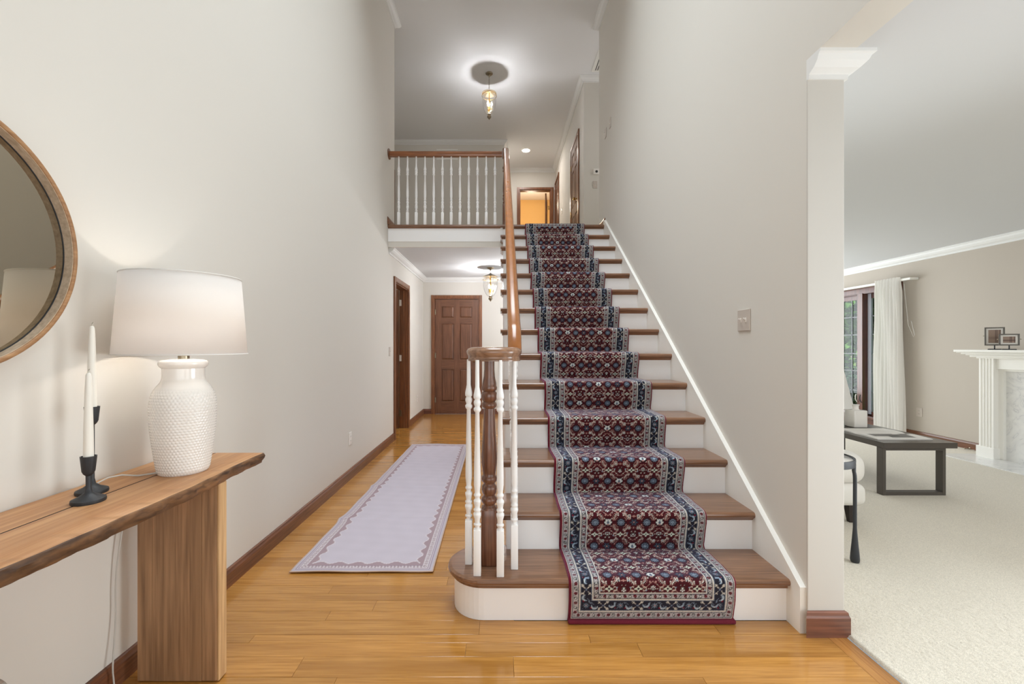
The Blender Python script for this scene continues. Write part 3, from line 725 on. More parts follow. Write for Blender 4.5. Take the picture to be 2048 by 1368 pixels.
put(inb & (np.abs(w_-.016*np.sin(along*2*PI/.075)) < .0011) & (aq > .022), c_blue*.9)
put(inb & (np.abs(np.abs(w_)-.0235) < .0010), c_blue*.8)
rng = np.random.default_rng(5)
col *= (1+rng.uniform(-.16, .16, U.shape)[..., None])
col = np.clip(col, 0, 1)
sag = np.sin(V*60+U*3)*.0006 + rng.uniform(-.0006, .0006, U.shape)
edge_in = np.clip(eu/.006, 0, 1)
ny = np.gradient(pz); nz = -np.gradient(py); nl = np.hypot(ny, nz); ny, nz = ny/nl, nz/nl   # normal (points out)
off = (sag-(1-edge_in)*.010)
wig = (np.sin(V*7.1)*.0025+np.sin(V*23)*.001)
XX = x_[:, None]+wig*np.ones_like(U)
YY = py[None, :]-ny[None, :]*off; ZZ = pz[None, :]-nz[None, :]*off
run = grid_mesh('stair_runner', np.stack([XX.ravel(), YY.ravel(), ZZ.ravel()], 1), nX, nS, vcol_mat('runner_wool', .95, .55, (190, 185, 225), .5, 500), col.reshape(-1, 3))
tag(run, 'red and navy patterned oriental carpet runner draped down the middle of the stairs', 'carpet runner')
# thick bound end roll at the floor
m = MB(); m.bbox(RX0-.002, RX1+.002, Y1-.006, Y1+.024, .001, .020, .008, 3); m.build('bound_edge', plain('binding_wool', (104, 18, 40), .95, bump=.8, bscale=300), run)

# ------------------------------------------------------------------ hall rug
nx_, ny_ = 160, 620
ru, rv = np.meshgrid(np.linspace(0, 1, nx_), np.linspace(0, 1, ny_), indexing='ij')
c00, c10, c01, c11 = (-1.133, 2.33), (-.362, 2.335), (-1.090, 5.36), (-.385, 5.36)
RXm = (c00[0]*(1-ru)+c10[0]*ru)*(1-rv)+(c01[0]*(1-ru)+c11[0]*ru)*rv
RYm = (c00[1]*(1-ru)+c10[1]*ru)*(1-rv)+(c01[1]*(1-ru)+c11[1]*ru)*rv
W2, L2 = .77, 3.03; a_ = ru*W2; b_ = rv*L2; ex = np.minimum(a_, W2-a_); ey = np.minimum(b_, L2-b_); ee = np.minimum(ex, ey); al = np.where(ex < ey, b_, a_)
g1, g2, g3, g4 = C(190, 182, 192), C(158, 138, 144), C(208, 200, 204), C(142, 124, 140)
rc = np.zeros(ru.shape+(3,)); rc[:] = g1
n_ = (np.sin(a_*37+np.sin(b_*13)*2)+np.sin(b_*60+a_*9))*.012; rc *= (1+n_)[..., None]
scal = .098+.012*np.sin(al*2*PI/.105); rc[ee < scal] = g2; rc[np.abs(ee-scal) < .003] = g3
rc[ee < .066] = g3*.97
st_ = (np.sin((al+ee*1.0)*2*PI/.018) > .1); rc[(ee > .040) & (ee < .050) & st_] = g2*.9; rc[(ee > .052) & (ee < .062) & ~st_] = g2*.9
rc[np.abs(ee-.036) < .0025] = g4; rc[np.abs(ee-.0655) < .0022] = g4; rc[ee < .022] = g1*.9; rc[np.abs(ee-.023) < .0022] = g4; rc[ee < .005] = C(188, 160, 140)
zz = .006 + .0025*np.exp(-((b_-.72)/.012)**2) + .003*np.exp(-((b_-1.43)/.012)**2) + .002*np.exp(-((b_-2.2)/.015)**2) + .0016*np.sin(b_*19+a_*3)*np.sin(a_*6+1)+.0010*np.exp(-((b_-1.05)/.01)**2)+.0012*np.exp(-((b_-2.6)/.012)**2)
zz += .006*np.clip(1-b_/.02, 0, 1)*np.sin(a_*9)**2*.6; zz += .008*np.exp(-((L2-b_)/.03)**2)*np.exp(-((a_-.35)/.15)**2)
sidew = (np.exp(-((b_-.72)/.05)**2)+np.exp(-((b_-1.43)/.05)**2)*.8)*.012*(1-ru)
rug = grid_mesh('hall_rug', np.stack([(RXm-sidew).ravel(), RYm.ravel(), zz.ravel()], 1), nx_, ny_, vcol_mat('rug_cotton', .9, .15, (230, 220, 235), .4, 600), rc.reshape(-1, 3))
tag(rug, 'pale lilac hall rug with scalloped mauve border on the oak floor', 'rug')
so = rug.modifiers.new('thickness', 'SOLIDIFY'); so.thickness = .004; so.offset = -1

# ------------------------------------------------------------------ balusters and rails
def sq_round(mb, pts, half, n=16):
    """turned profile that starts square: pts list of (r,z); square base from z0 to z1"""
    mb.lathe(pts, (0, 0, 0), n)
def baluster_mesh(h, sq, name='baluster'):
    m = MB(); s = .0165
    m.bbox(-s, s, -s, s, 0, sq, .0025, 2)
    k = sq
    r = [(.0165, k-.001), (.0165, k+.002), (.010, k+.006), (.010, k+.012), (.0165, k+.018), (.0165, k+.024), (.011, k+.028), (.0125, k+.045), (.0175, k+.062), (.0175, k+.072),
         (.012, k+.078), (.0165, k+.084), (.0165, k+.090), (.0115, k+.096), (.0135, k+.108), (.0165, k+.122), (.0165, k+.130), (.011, k+.136), (.0105, k+.144), (.0155, k+.150), (.0155, k+.156), (.0115, k+.162),
         (.0120, k+.17), (.0155, k+.20), (.0155, k+.24)]
    t = h-.135-.1
    r += [(.0095, t), (.0125, t+.003), (.0165, t+.010), (.0165, t+.018), (.0125, t+.023), (.0115, t+.027), (.0150, t+.036), (.0165, t+.044), (.0150, t+.052), (.0115, t+.058), (.0165, t+.064), (.0170, t+.072), (.0165, t+.08),
          (.013, t+.098), (.0098, t+.115), (.0088, h)]
    m.lathe(r, (0, 0, 0), 16)
    me = m.build(name, M['cream'], None); return me
rl = thing('stair_railing', 'stair railing with orange-brown handrail, round volute, turned newel and white balusters', 'railing', (.0, 2.06, RISE))
RO = worldloc(rl)
def railz(y_): return 3.602-(5.33-y_)*RISE/RUN
def place_bal(src, x, y_, z_, parent):
    o = bpy.data.objects.new('baluster', src.data); COL.objects.link(o); o.parent = parent; pl = worldloc(parent)
    o.location = (x-pl.x, y_-pl.y, z_-pl.z); return o
hv = 1.157-RISE
bv = baluster_mesh(hv, .205)
for (x, y_) in ((-.150, 2.055), (-.104, 1.953), (-.001, 1.945), (.064, 2.010), (.066, 2.13)): place_bal(bv, x, y_, RISE, rl)
for kk, dy in ((0, .058), (1, .19)):
    h_ = railz(Y1+dy)-.034-RISE
    b_src = baluster_mesh(h_, .14+kk*.045)
    for n in range(2, 14): place_bal(b_src, .072, YN(n)+dy, n*RISE, rl)
    bpy.data.objects.remove(b_src)
bpy.data.objects.remove(bv)
# handrail
RP = [(-.026, -.031), (.026, -.031), (.027, -.024), (.024, -.020), (.025, -.010), (.032, .004), (.033, .014), (.028, .024), (.014, .031), (0, .033), (-.014, .031), (-.028, .024), (-.033, .014), (-.032, .004), (-.025, -.010), (-.024, -.020), (-.027, -.024)]
pts = [(.068, 5.36, railz(5.36))] + [(.068, y_, railz(y_)) for y_ in np.linspace(5.2, 2.36, 30)]
ease = [(2.30, railz(2.30)), (2.24, railz(2.24)+.003), (2.19, railz(2.19)+.012), (2.14, railz(2.14)+.026)]
pts += [(.068, a, max(b, 1.183)) for a, b in ease] + [(.068, 2.09, 1.182)]
MB().sweep(pts, RP, smooth=True).build('handrail', M['rail'], rl)
# volute: full turn then inward
vp = [(.068, 2.12, 1.183), (.068, 2.09, 1.182)]
for k in range(1, 49):
    t = k/48; a = -t*2*PI*1.18; rr = .098 if t < .62 else .098-.05*((t-.62)/.38)
    vp.append((-.030+rr*math.cos(a), 2.06+rr*math.sin(a), 1.182))
vl = MB().sweep(vp, RP, smooth=True); vl.lathe([(.0, -.031), (.075, -.031), (.078, -.02), (.08, .0), (.078, .02), (.06, .029), (0, .0325)], (-.03, 2.06, 1.182), 32)
vl.build('volute', M['volute'], rl)
# newel at the foot
m = MB(); hb = .037
m.bbox(-.053-hb, -.053+hb, 2.06-hb, 2.06+hb, RISE, .455, .004)
np_ = [(.037, .452), (.037, .458), (.028, .466), (.027, .474), (.036, .484), (.038, .494), (.036, .504), (.028, .512), (.027, .518), (.034, .528), (.036, .545), (.034, .560), (.027, .568), (.027, .574), (.036, .584), (.0375, .594), (.036, .602), (.029, .610),
       (.031, .625), (.036, .665), (.037, .70), (.034, .76), (.029, .84), (.026, .90), (.025, .925), (.033, .932), (.036, .942), (.033, .952), (.028, .957), (.035, .968), (.0375, .985), (.035, 1.0), (.029, 1.007), (.036, 1.014), (.037, 1.024), (.034, 1.032), (.033, 1.045), (.027, 1.075), (.0245, 1.11), (.0245, 1.152)]
m.lathe(np_, (-.053, 2.06, 0), 28); m.build('newel_post', M['newel'], rl)
# gallery railing
gr = thing('gallery_railing', 'landing railing with straight brown handrail and twelve white turned balusters', 'railing', (-.66, 5.39, ZL))
GY = 5.395
hz = 3.568-ZL
gb = baluster_mesh(hz, .165)
for k in range(12): place_bal(gb, (797.5-1001+17.5*k)*GY/F, GY, ZL, gr)
bpy.data.objects.remove(gb)
MB().sweep([(XL+.012, GY, 3.60), (.02, GY, 3.60)], RP, smooth=True).build('handrail', M['railx'], gr)
m = MB().lathe([(0, 0), (.066, 0), (.066, .008), (.058, .014), (0, .015)], (0, 0, 0), 28); xf(m, Matrix.Translation((XL, GY, 3.60)) @ Matrix.Rotation(PI/2, 4, 'Y')); m.build('rosette', M['newel'], gr)
m = MB(); cx = .062; q = ZL
m.bbox(cx-.036, cx+.036, GY-.036, GY+.036, q, q+.26, .003)
m.lathe([(.036, q+.258), (.028, q+.27), (.036, q+.285), (.028, q+.30), (.034, q+.32), (.036, q+.34), (.027, q+.355), (.036, q+.37), (.03, q+.385), (.034, q+.43), (.034, q+.48), (.026, q+.64), (.025, q+.66), (.036, q+.675), (.028, q+.69), (.036, q+.71), (.036, q+.725), (.028, q+.735), (.026, q+.78), (.026, q+.85)], (cx, GY, 0), 20)
m.bbox(cx-.036, cx+.036, GY-.04, GY+.036, q+.84, q+.945, .006); m.lathe([(.02, 0), (.03, .004), (.028, .012), (0, .018)], (cx, GY, q+.945), 18)
m.build('newel_post', M['newel'], gr)
m = MB().lathe([(0, 0), (.018, 0), (.018, .006), (0, .009)], (0, 0, 0), 14); xf(m, Matrix.Translation((cx+.036, GY, q+.89)) @ Matrix.Rotation(PI/2, 4, 'Y')); m.build('bolt_cover', M['newel'], gr)

# ------------------------------------------------------------------ pendants
def pendant(name, label, loc, top_gap, glass_r, glass_h, bell_r, power, bell_gap=.05):
    t = thing(name, label, 'pendant light', loc, None)
    MB().lathe([(0, 0), (.055, 0), (.055, -.01), (.045, -.02), (.014, -.032), (.010, -.05), (0, -.05)], n=24).build('canopy', M['nickel'], t, world=False)
    z = -.045
    ch = MB(); i = 0
    while z > -top_gap:
        pts = []
        for k in range(12):
            a = 2*PI*k/12; p = (math.cos(a)*.007, 0, math.sin(a)*.014)
            if i % 2: p = (0, p[0], p[2])
            pts.append((p[0], p[1], p[2]+z-.012))
        ch.sweep(pts, [(math.cos(2*PI*k/5)*.0018, math.sin(2*PI*k/5)*.0018) for k in range(5)], closed=True, up=Vector((0, 1, 0)) if i % 2 == 0 else Vector((1, 0, 0)))
        z -= .021; i += 1
    ch.build('chain', M['nickel'], t, world=False)
    zb = -top_gap-.012
    MB().lathe([(.012, .02), (.02, .012), (.04, .004), (bell_r*.7, -.012), (bell_r, -.03), (bell_r, -.033), (bell_r*.7, -.016), (.04, 0), (.008, .006)], (0, 0, zb), 32, cap=False).build('smoke_bell', M['nickel'], t, world=False)
    zg = zb-.033-bell_gap
    R_ = glass_r; Hh = glass_h
    prof = [(R_*1.04, 0), (R_*.97, -.012), (R_*.95, -.03), (R_*.99, -.07), (R_*.97, -Hh*.4), (R_*.86, -Hh*.6), (R_*.66, -Hh*.8), (R_*.42, -Hh*.93), (R_*.22, -Hh)]
    MB().lathe(prof, (0, 0, zg), 36, cap=False).build('glass_shade', M['glass'], t, world=False)
    ri = MB()
    for k in range(3):
        a = 2*PI*k/3+.4; ri.tube([(R_*.98*math.cos(a), R_*.98*math.sin(a), zg-.005), (R_*.75*math.cos(a), R_*.75*math.sin(a), zg+bell_gap*.6), (.03*math.cos(a), .03*math.sin(a), zb-.004)], .0022, 6)
    ri.tube([(R_*1.04*math.cos(2*PI*k/32), R_*1.04*math.sin(2*PI*k/32), zg) for k in range(32)], .0035, 6, closed=True)
    ri.build('hanging_frame', M['brass'], t, world=False)
    MB().lathe([(0, .0), (.010, -.002), (.010, zg+.04-Hh*.9-zb), (0, zg+.04-Hh*.9-zb)], (0, 0, zb), 10).build('stem', M['brass'], t, world=False)
    bz = zg-Hh*.52
    for k in range(3):
        a = 2*PI*k/3; bx, by = .038*math.cos(a), .038*math.sin(a)
        sk = MB().lathe([(.009, -.055), (.009, 0), (.007, .002)], (bx, by, bz), 10).tube([(0, 0, bz-.08), (bx*.6, by*.6, bz-.085), (bx, by, bz-.055)], .004, 6).build('socket', M['brass'], t, world=False)
        MB().lathe([(.007, 0), (.012, .012), (.0135, .026), (.010, .044), (.004, .060), (0, .066)], (bx, by, bz+.002), 12).build('bulb', M['bulb'], sk, world=False)
    MB().lathe([(0, .03), (.022, .028), (.030, .018), (.026, .006), (.016, .0), (.030, -.012), (.034, -.026), (.026, -.042), (.010, -.054), (.006, -.066), (0, -.072)], (0, 0, zg-Hh), 20).build('finial', M['nickel'], t, world=False)
    light(name+'_light', 'POINT', (loc[0], loc[1], loc[2]+bz+.03), power, (.96, .96, 1), radius=.03)
    return t
pendant('pendant_light', 'upper glass lantern hanging on a long chain from the high foyer ceiling', (-.175, 6.75, H2), .27, .110, .30, .112, 22, .035)
pendant('pendant_light', 'lower glass bell lantern hanging in the hall under the landing', (-.155, 6.76, H1), .10, .118, .27, .120, 38, .045)
dl = thing('ceiling_downlight', 'round lit recessed light in the upstairs ceiling before the corridor', 'ceiling light', (.55, 9.4, H2))
MB().lathe([(.105, -.001), (.105, -.006), (.085, -.009), (.083, -.002)], n=32, cap=False).build('trim_ring', M['white'], dl, world=False)
MB().lathe([(0, -.003), (.084, -.003), (.084, -.006), (0, -.006)], n=32).build('lens', M['led'], dl, world=False)
light('downlight', 'AREA', (.55, 9.4, H2-.02), 9, (1, .95, .9), .15, .15)

# ------------------------------------------------------------------ console table
ct = thing('console_table', 'live-edge acacia wooden console table against the left wall', 'table', (-1.2, 1.1, 0))
TZ = .76; TY0, TY1 = .28, 1.875
m = MB(); m.bbox(XL+.003, -1.2295, TY0, TY1, TZ-.042, TZ, .002); m.build('board', M['ttop'], ct)
MB().box(-1.2298, -1.2222, TY0+.001, TY1-.001, TZ-.040, TZ-.0006).build('slot_shade', M['dark'], ct)  # dark strip paints the shade in the slot between the boards
ns = 90; vs = []; fs = []
def fr(y_): return -1.018 + .012*math.sin(y_*5.3+.4)*max(0, min(1, (1.8-y_)*2)) + .003*math.sin(y_*13+1) + .0015*math.sin(y_*41)
mi = []
m = MB()
rowsn = 9
for i in range(ns+1):
    y_ = TY0+(TY1-TY0)*i/ns; x = fr(y_)
    if y_ > TY1-.02: x -= (y_-(TY1-.02))*.2
    rg = lambda s: (math.sin(y_*57*s+s)+math.sin(y_*131*s+2*s)*.6)*.0035
    prof = [(-1.2225, TZ-.042), (-1.2225, TZ), (-1.12, TZ), (x-.003, TZ), (x+rg(1)*.3, TZ-.003), (x+.001+rg(1.3), TZ-.012), (x-.001+rg(1.7), TZ-.022), (x-.004+rg(.8), TZ-.034), (x-.009+rg(1.1)*.6, TZ-.042)]
    for (a, b) in prof: m.v.append((a, y_, b))
for i in range(ns):
    for k in range(rowsn):
        k2 = (k+1) % rowsn; m.f.append((i*rowsn+k, i*rowsn+k2, (i+1)*rowsn+k2, (i+1)*rowsn+k)); m.sm.append(k >= 3 and k < 8); m.mi.append(1 if 3 <= k <= 7 else 0)
m.f.append(tuple(range(rowsn))); m.sm.append(False); m.mi.append(0); m.f.append(tuple(ns*rowsn+rowsn-1-k for k in range(rowsn))); m.sm.append(False); m.mi.append(0)
m.build('board', [M['ttop'], M['tbark']], ct, label='front board with bark live edge')
for y_ in (1.578, .42):
    lg = MB()
    # glued staves across the slab leg
    xs_ = [-1.318, -1.262, -1.222, -1.178, -1.128, -1.085, -1.030]
    top = TZ-.042
    leg = MB().bbox(-1.318, -1.262, y_, y_+.045, .004, top, .002).build('leg', M['tleg'], ct)
    for a, b in zip(xs_[1:-1], xs_[2:]): MB().bbox(a+.0001, b, y_, y_+.045, .004, top, .0005 if b != xs_[-1] else .003).build('stave', M['tleg'], leg)
    MB().bbox(-1.030, -1.022, y_+.001, y_+.046, .004, top, .002).build('stave', M['tleg2'], leg, label='pale edge stave')
    for gx in (-1.05, -1.29): MB().lathe([(.012, 0), (.012, .004)], (gx, y_+.022, 0), 12).build('foot_glide', M['black'], leg)

# ------------------------------------------------------------------ table lamp
LX, LY = -1.165, 1.600
tl = thing('table_lamp', 'large table lamp with dimpled white ceramic jar base and lit white shade', 'lamp', (LX, LY, TZ))
bp = [(.072, 0), (.078, .004), (.0815, .02), (.087, .06), (.0935, .11), (.099, .16), (.102, .205), (.1025, .235), (.1005, .262), (.095, .288), (.086, .308), (.076, .322), (.068, .333), (.0655, .345), (.0655, .382)]
zz_ = np.array([p[1] for p in bp]); rr_ = np.array([p[0] for p in bp])
nz_, na_ = 190, 300
zs = np.linspace(0, .382, nz_); rs = np.interp(zs, zz_, rr_); rs = np.convolve(np.pad(rs, 3, 'edge'), np.ones(7)/7, 'valid')
A = np.linspace(0, 2*PI, na_, endpoint=True); ZZg, AA = np.meshgrid(zs, A, indexing='ij')
rowp = .0098; nar = 52
rowi = np.floor(ZZg/rowp); fz = (ZZg/rowp-rowi)-.5; fa = ((AA*nar/(2*PI)+.5*(rowi % 2)) % 1)-.5
bmp = np.clip(1-(fz**2+fa**2)/.2, 0, 1)**.7*.0018*np.clip((.312-ZZg)/.03, 0, 1)
RRg = rs[:, None]+bmp
Vv = np.stack([(RRg*np.cos(AA)).ravel(), (RRg*np.sin(AA)).ravel(), ZZg.ravel()], 1)
b = grid_mesh('base', Vv, nz_, na_, M['ceramic'], parent=tl)
MB().lathe([(.0655, .378), (.072, .384), (.0765, .392), (.0765, .400), (.073, .406), (.06, .410), (.03, .413), (0, .414)], n=48, cap=False).build('rim', M['ceramic'], tl, world=False)
MB().lathe([(.018, .412), (.018, .424), (.011, .428), (.011, .445), (.016, .447), (.016, .50), (0, .502)], n=20).build('socket', M['nickel'], tl, world=False)
MB().lathe([(0, .5), (.012, .503), (.03, .54), (.031, .56), (.02, .585), (0, .592)], n=20).build('bulb', plain('lamp_bulb', (255, 240, 215), .5, emit=(255, 236, 205), es=5), tl, world=False)
sb, stp = .428, .714
rb, rt = .204, .183
sh = MB(); sh.lathe([(rb, sb), (rt, stp)], n=64, cap=False); shade = sh.build('lamp_shade', M['shade'], tl, world=False)
so = shade.modifiers.new('t', 'SOLIDIFY'); so.thickness = .001
hm = MB(); hm.tube([(rb*math.cos(2*PI*k/64), rb*math.sin(2*PI*k/64), sb+.002) for k in range(64)], .0022, 6, closed=True); hm.build('hem', M['shade2'], shade, world=False); hm = MB(); hm.tube([(rt*math.cos(2*PI*k/64), rt*math.sin(2*PI*k/64), stp-.002) for k in range(64)], .0022, 6, closed=True)
hm.build('hem', M['shade2'], shade, world=False)
sp = MB()
for k in range(3): a = 2*PI*k/3; sp.tube([(0, 0, stp-.03), (rt*math.cos(a), rt*math.sin(a), stp-.004)], .0018, 6)
sp.tube([(.04*math.cos(t), 0, .50+.09*math.sin(t)*2) for t in np.linspace(-.2, PI+.2, 16)], .0018, 6); sp.build('harp', M['nickel'], tl, world=False)
# cord: off the back of the base, over the table, down to the floor behind the leg
cp = [(LX-.06, LY-.05, TZ+.006), (LX-.11, LY-.10, TZ+.004), (LX-.14, LY-.15, TZ+.012), (LX-.165, LY-.20, TZ+.010), (-1.3805+.002, LY-.23, TZ+.004)]
cp = [(LX-.06, LY-.04, TZ+.006), (LX-.11, LY-.07, TZ+.004), (LX-.15, LY-.09, TZ+.012), (LX-.17, LY-.12, TZ+.012), (-1.340, LY-.155, TZ+.004)]
MB().tube(cp, .0028, 8).build('cord', M['cord'], tl)
c2 = [(-1.345, 1.60, .70), (-1.35, 1.56, .62), (-1.348, 1.53, .50), (-1.352, 1.515, .38), (-1.35, 1.512, .25), (-1.345, 1.50, .10), (-1.33, 1.48, .012), (-1.31, 1.36, .006), (-1.30, 1.10, .006), (-1.34, .9, .006)]
c2 = [(-1.368, 1.62, .716), (-1.36, 1.58, .62), (-1.362, 1.555, .50), (-1.366, 1.545, .38), (-1.364, 1.542, .25), (-1.355, 1.52, .10), (-1.34, 1.50, .012), (-1.31, 1.36, .006), (-1.30, 1.10, .006), (-1.34, .9, .006)]
def smooth(pts, n=6):
    P_ = [Vector(p) for p in pts]; out = []
    for i in range(len(P_)-1):
        p0, p1, p2, p3 = P_[max(i-1, 0)], P_[i], P_[i+1], P_[min(i+2, len(P_)-1)]
        for k in range(n):
            t = k/n; out.append(.5*((2*p1)+(-p0+p2)*t+(2*p0-5*p1+4*p2-p3)*t*t+(-p0+3*p1-3*p2+p3)*t**3))
    out.append(P_[-1]); return out
MB().tube(smooth(c2), .0028, 8).build('cord', M['cord'], tl)
light('table_lamp_light', 'POINT', (LX, LY, TZ+.53), 6.5, (1, .92, .84), radius=.03)

# ------------------------------------------------------------------ candles
def candlestick(x, y_, hs, label, rb_=.040):
    t = thing('candlestick', label, 'candlestick', (x, y_, TZ))
    MB().lathe([(rb_, 0), (rb_+.001, .004), (rb_, .010), (rb_*.8, .014), (.022, .019), (.010, .028), (.0065, .045), (.0065, hs-.055)], n=32).build('foot', M['black'], t, world=False)
    MB().lathe([(.0065, hs-.058), (.012, hs-.052), (.0155, hs-.044), (.0195, hs), (.017, hs), (.0135, hs-.022), (0, hs-.022)], n=28).build('cup', M['black'], t, world=False)
    return t
def candle(x, y_, z0, h, label):
    m = MB().lathe([(.0125, 0), (.0115, h*.35), (.0088, h*.8), (.0070, h-.010), (.0055, h-.003), (.0025, h)], (x, y_, z0), 20)
    o = m.build('candle', M['wax']); tag(o, label, 'candle', None)
    o2 = MB().tube([(x, y_, z0+h-.002), (x+.001, y_, z0+h+.008), (x+.005, y_-.001, z0+h+.012)], .0014, 6).build('wick', M['wick'], o)
    return o
candlestick(-1.217, 1.285, .135, 'short black iron candlestick at the front of the wooden console')
candle(-1.217, 1.285, TZ+.113, .268, 'white taper candle in the front, shorter candlestick')
candlestick(-1.282, 1.365, .270, 'tall black iron candlestick behind the shorter one, nearer the wall')
candle(-1.282, 1.365, TZ+.248, .275, 'higher white taper candle nearer the wall')

# ------------------------------------------------------------------ round mirror
mr = thing('round_mirror', 'large round wall mirror with pale wooden rim above the console', 'mirror', (XL, 1.016, 1.497))
def ring(mb, prof, n=96, R0=.35):
    vs = []; fs = []; q = len(prof)
    for k in range(n):
        a = 2*PI*k/n
        for (r, x) in prof: vs.append((x, r*math.cos(a), r*math.sin(a)))
    for k in range(n):
        k2 = (k+1) % n
        for j in range(q): j2 = (j+1) % q; fs.append((k*q+j, k*q+j2, k2*q+j2, k2*q+j))
    mb.add(vs, fs, True)
m = MB(); ring(m, [(.352, .001), (.352, .056), (.350, .058), (.341, .058), (.339, .056), (.3385, .001)]); m.build('rim', M['oakrim'], mr, world=False)
m = MB(); ring(m, [(.3385, .003), (.3385, .055), (.337, .055), (.3355, .031), (.3355, .003)]); m.build('inner_band', M['oakin'], mr, world=False)
m = MB(); ring(m, [(.3355, .027), (.3355, .0305), (.3330, .0305), (.3330, .027)]); m.build('groove_line', M['black'], mr, world=False)
m = MB(); m.add([(.029, 0, 0)] + [(.029, .3335*math.cos(2*PI*k/96), .3335*math.sin(2*PI*k/96)) for k in range(96)], [(0, 1+k, 1+(k+1) % 96) for k in range(96)]); m.build('mirror_glass', M['mirror'], mr, world=False)

# acrylic side table under the console, cut by the frame
m = MB(); prof = [(-1.315, .435), (-1.20, .435)] + [(-1.20+.042*math.sin(t), .393+.042*math.cos(t)) for t in np.linspace(.15, PI/2, 9)] + [(-1.158, .003)]
inn = [(-1.152, .003)] + [(-1.20+.036*math.sin(t), .393+.036*math.cos(t)) for t in np.linspace(PI/2, .15, 9)]
outer = prof; inner = [(-1.164, .003)] + [(-1.20+.036*math.sin(t), .393+.036*math.cos(t)) for t in np.linspace(PI/2, .15, 9)] + [(-1.315, .429)]
at = thing('acrylic_rack', 'clear acrylic bent-sheet rack beneath the console, cut by the left edge', 'rack', (-1.24, .85, 0))
MB().prism(outer+inner, .62, 1.03, 1, smooth=False).build('bent_sheet', M['acrylic'], at)
MB().bbox(-1.232, -1.226, .60, 1.06, .436, .535, .001).build('divider', M['acrylic'], at)
MB().bbox(-1.312, -1.306, .62, 1.03, .003, .43, .001).build('rear_panel', M['acrylic'], at)

# ------------------------------------------------------------------ switches, outlets, vents
def wallplate(name, label, cat, x, y_, z_, nrm, w_, h_, kind, mat='platew', n=1):
    """nrm: '+x','-x','-y' direction the plate faces"""
    rot = {'+x': PI/2, '-x': -PI/2, '-y': 0}[nrm]
    t = thing(name, label, cat, (x, y_, z_), rot=rot)
    MB().bbox(-w_/2, w_/2, -.007, 0, -h_/2, h_/2, .003).build('plate', M[mat], t, world=False)
    for k in range(n):
        cx_ = (k-(n-1)/2)*.046
        if kind == 'toggle':
            MB().bbox(cx_-.005, cx_+.005, -.0085, -.006, -.012, .012, .001).add([(cx_-.004, -.008, -.004), (cx_+.004, -.008, -.004), (cx_+.004, -.008, .006), (cx_-.004, -.008, .006), (cx_-.003, -.020, .006), (cx_+.003, -.020, .006), (cx_+.003, -.019, .012), (cx_-.003, -.019, .012)], [(0,1,5,4),(1,2,6,5),(2,3,7,6),(3,0,4,7),(4,5,6,7)]).build('toggle', M['platew'], t, world=False)
        elif kind == 'outlet':
            for s in (-.02, .02):
                o = MB().bbox(-.0165, .0165, -.009, -.006, s-.014, s+.014, .003).build('receptacle', M[mat], t, world=False)
                MB().box(-.007, -.0052, -.0094, -.008, s-.005, s+.005).box(.0052, .007, -.0094, -.008, s-.005, s+.005).build('slot', M['dark'], o, world=False)
        for s in (-.3*h_, .3*h_):
            MB().lathe([(0, -.001), (.003, 0), (.003, .001), (0, .0015)], n=8).v
    return t
wallplate('light_switch', 'grey double toggle switch plate on the wall beside the pier', 'light switch', XR, 2.31, 1.357, '-x', .115, .115, 'toggle', 'plate', 2)
wallplate('wall_outlet', 'outlet low on the left wall above the rug', 'outlet', XL, 4.00, .37, '+x', .07, .115, 'outlet', 'platew')
wallplate('wall_outlet', 'outlet on the hall wall past the open doorway', 'outlet', XL, 7.21, .35, '+x', .07, .115, 'outlet', 'platew')
wallplate('light_switch', 'narrow switch plate on the left wall before the doorway', 'light switch', XL, 5.43, 1.15, '+x', .07, .115, 'toggle', 'plate')
wallplate('light_switch', 'upper plate of the pair high on the stair wall, nearer the camera', 'light switch', XR, 5.13, 3.85, '-x', .07, .115, 'toggle', 'plate')
wallplate('light_switch', 'lower plate of the pair high on the stair wall, nearer the landing', 'light switch', XR, 5.36, 3.84, '-x', .07, .115, 'toggle', 'plate')
wallplate('wall_outlet', 'living room outlet on the wall between curtain and fireplace', 'outlet', 5.5, 5.71, .35, '-x', .08, .115, 'outlet', 'plate')
wallplate('light_switch', 'switch plate between the two upstairs doors on the corridor wall', 'light switch', 1.31, 9.3, 4.1, '-x', .07, .115, 'toggle', 'plate')
th = thing('thermostat', 'small white thermostat on the upstairs return wall', 'thermostat', (1.505, 6.85, 3.96))
MB().bbox(-.045, .045, -.022, 0, -.045, .045, .006).build('housing', M['platew'], th, world=False)
m = MB().lathe([(0, 0), (.02, 0), (.018, .006), (0, .006)], n=20); xf(m, Matrix.Translation((.004, -.022, 0)) @ Matrix.Rotation(PI/2, 4, 'X')); m.build('dial', M['black'], th, world=False)
wallplate('light_switch', 'switch plate below the thermostat upstairs', 'light switch', 1.49, 6.85, 3.76, '-y', .07, .115, 'toggle', 'plate')
vg = thing('ceiling_vent', 'return air grille in the upstairs ceiling beside the stair wall', 'vent', (1.62, 6.45, H2))
MB().bbox(-.22, .22, -.25, -.22, -.012, 0, .002).bbox(-.22, .22, .22, .25, -.012, 0, .002).bbox(-.22, -.19, -.2198, .2198, -.012, 0, .002).bbox(.19, .22, -.2198, .2198, -.012, 0, .002).build('frame', M['white'], vg, world=False)
for k in range(12): MB().add([(-.19+k*.032, -.22, -.001), (-.19+k*.032, .22, -.001), (-.172+k*.032, .22, -.010), (-.172+k*.032, -.22, -.010)], [(0,1,2,3)]).build('louvre', M['white'], vg, world=False)
MB().box(-.19, .19, -.22, .22, -.0005, .0).build('back', M['dark'], vg, world=False)
vg = thing('wall_vent', 'white wall grille behind the landing handrail', 'vent', (-1.10, 8.98, 5.17))
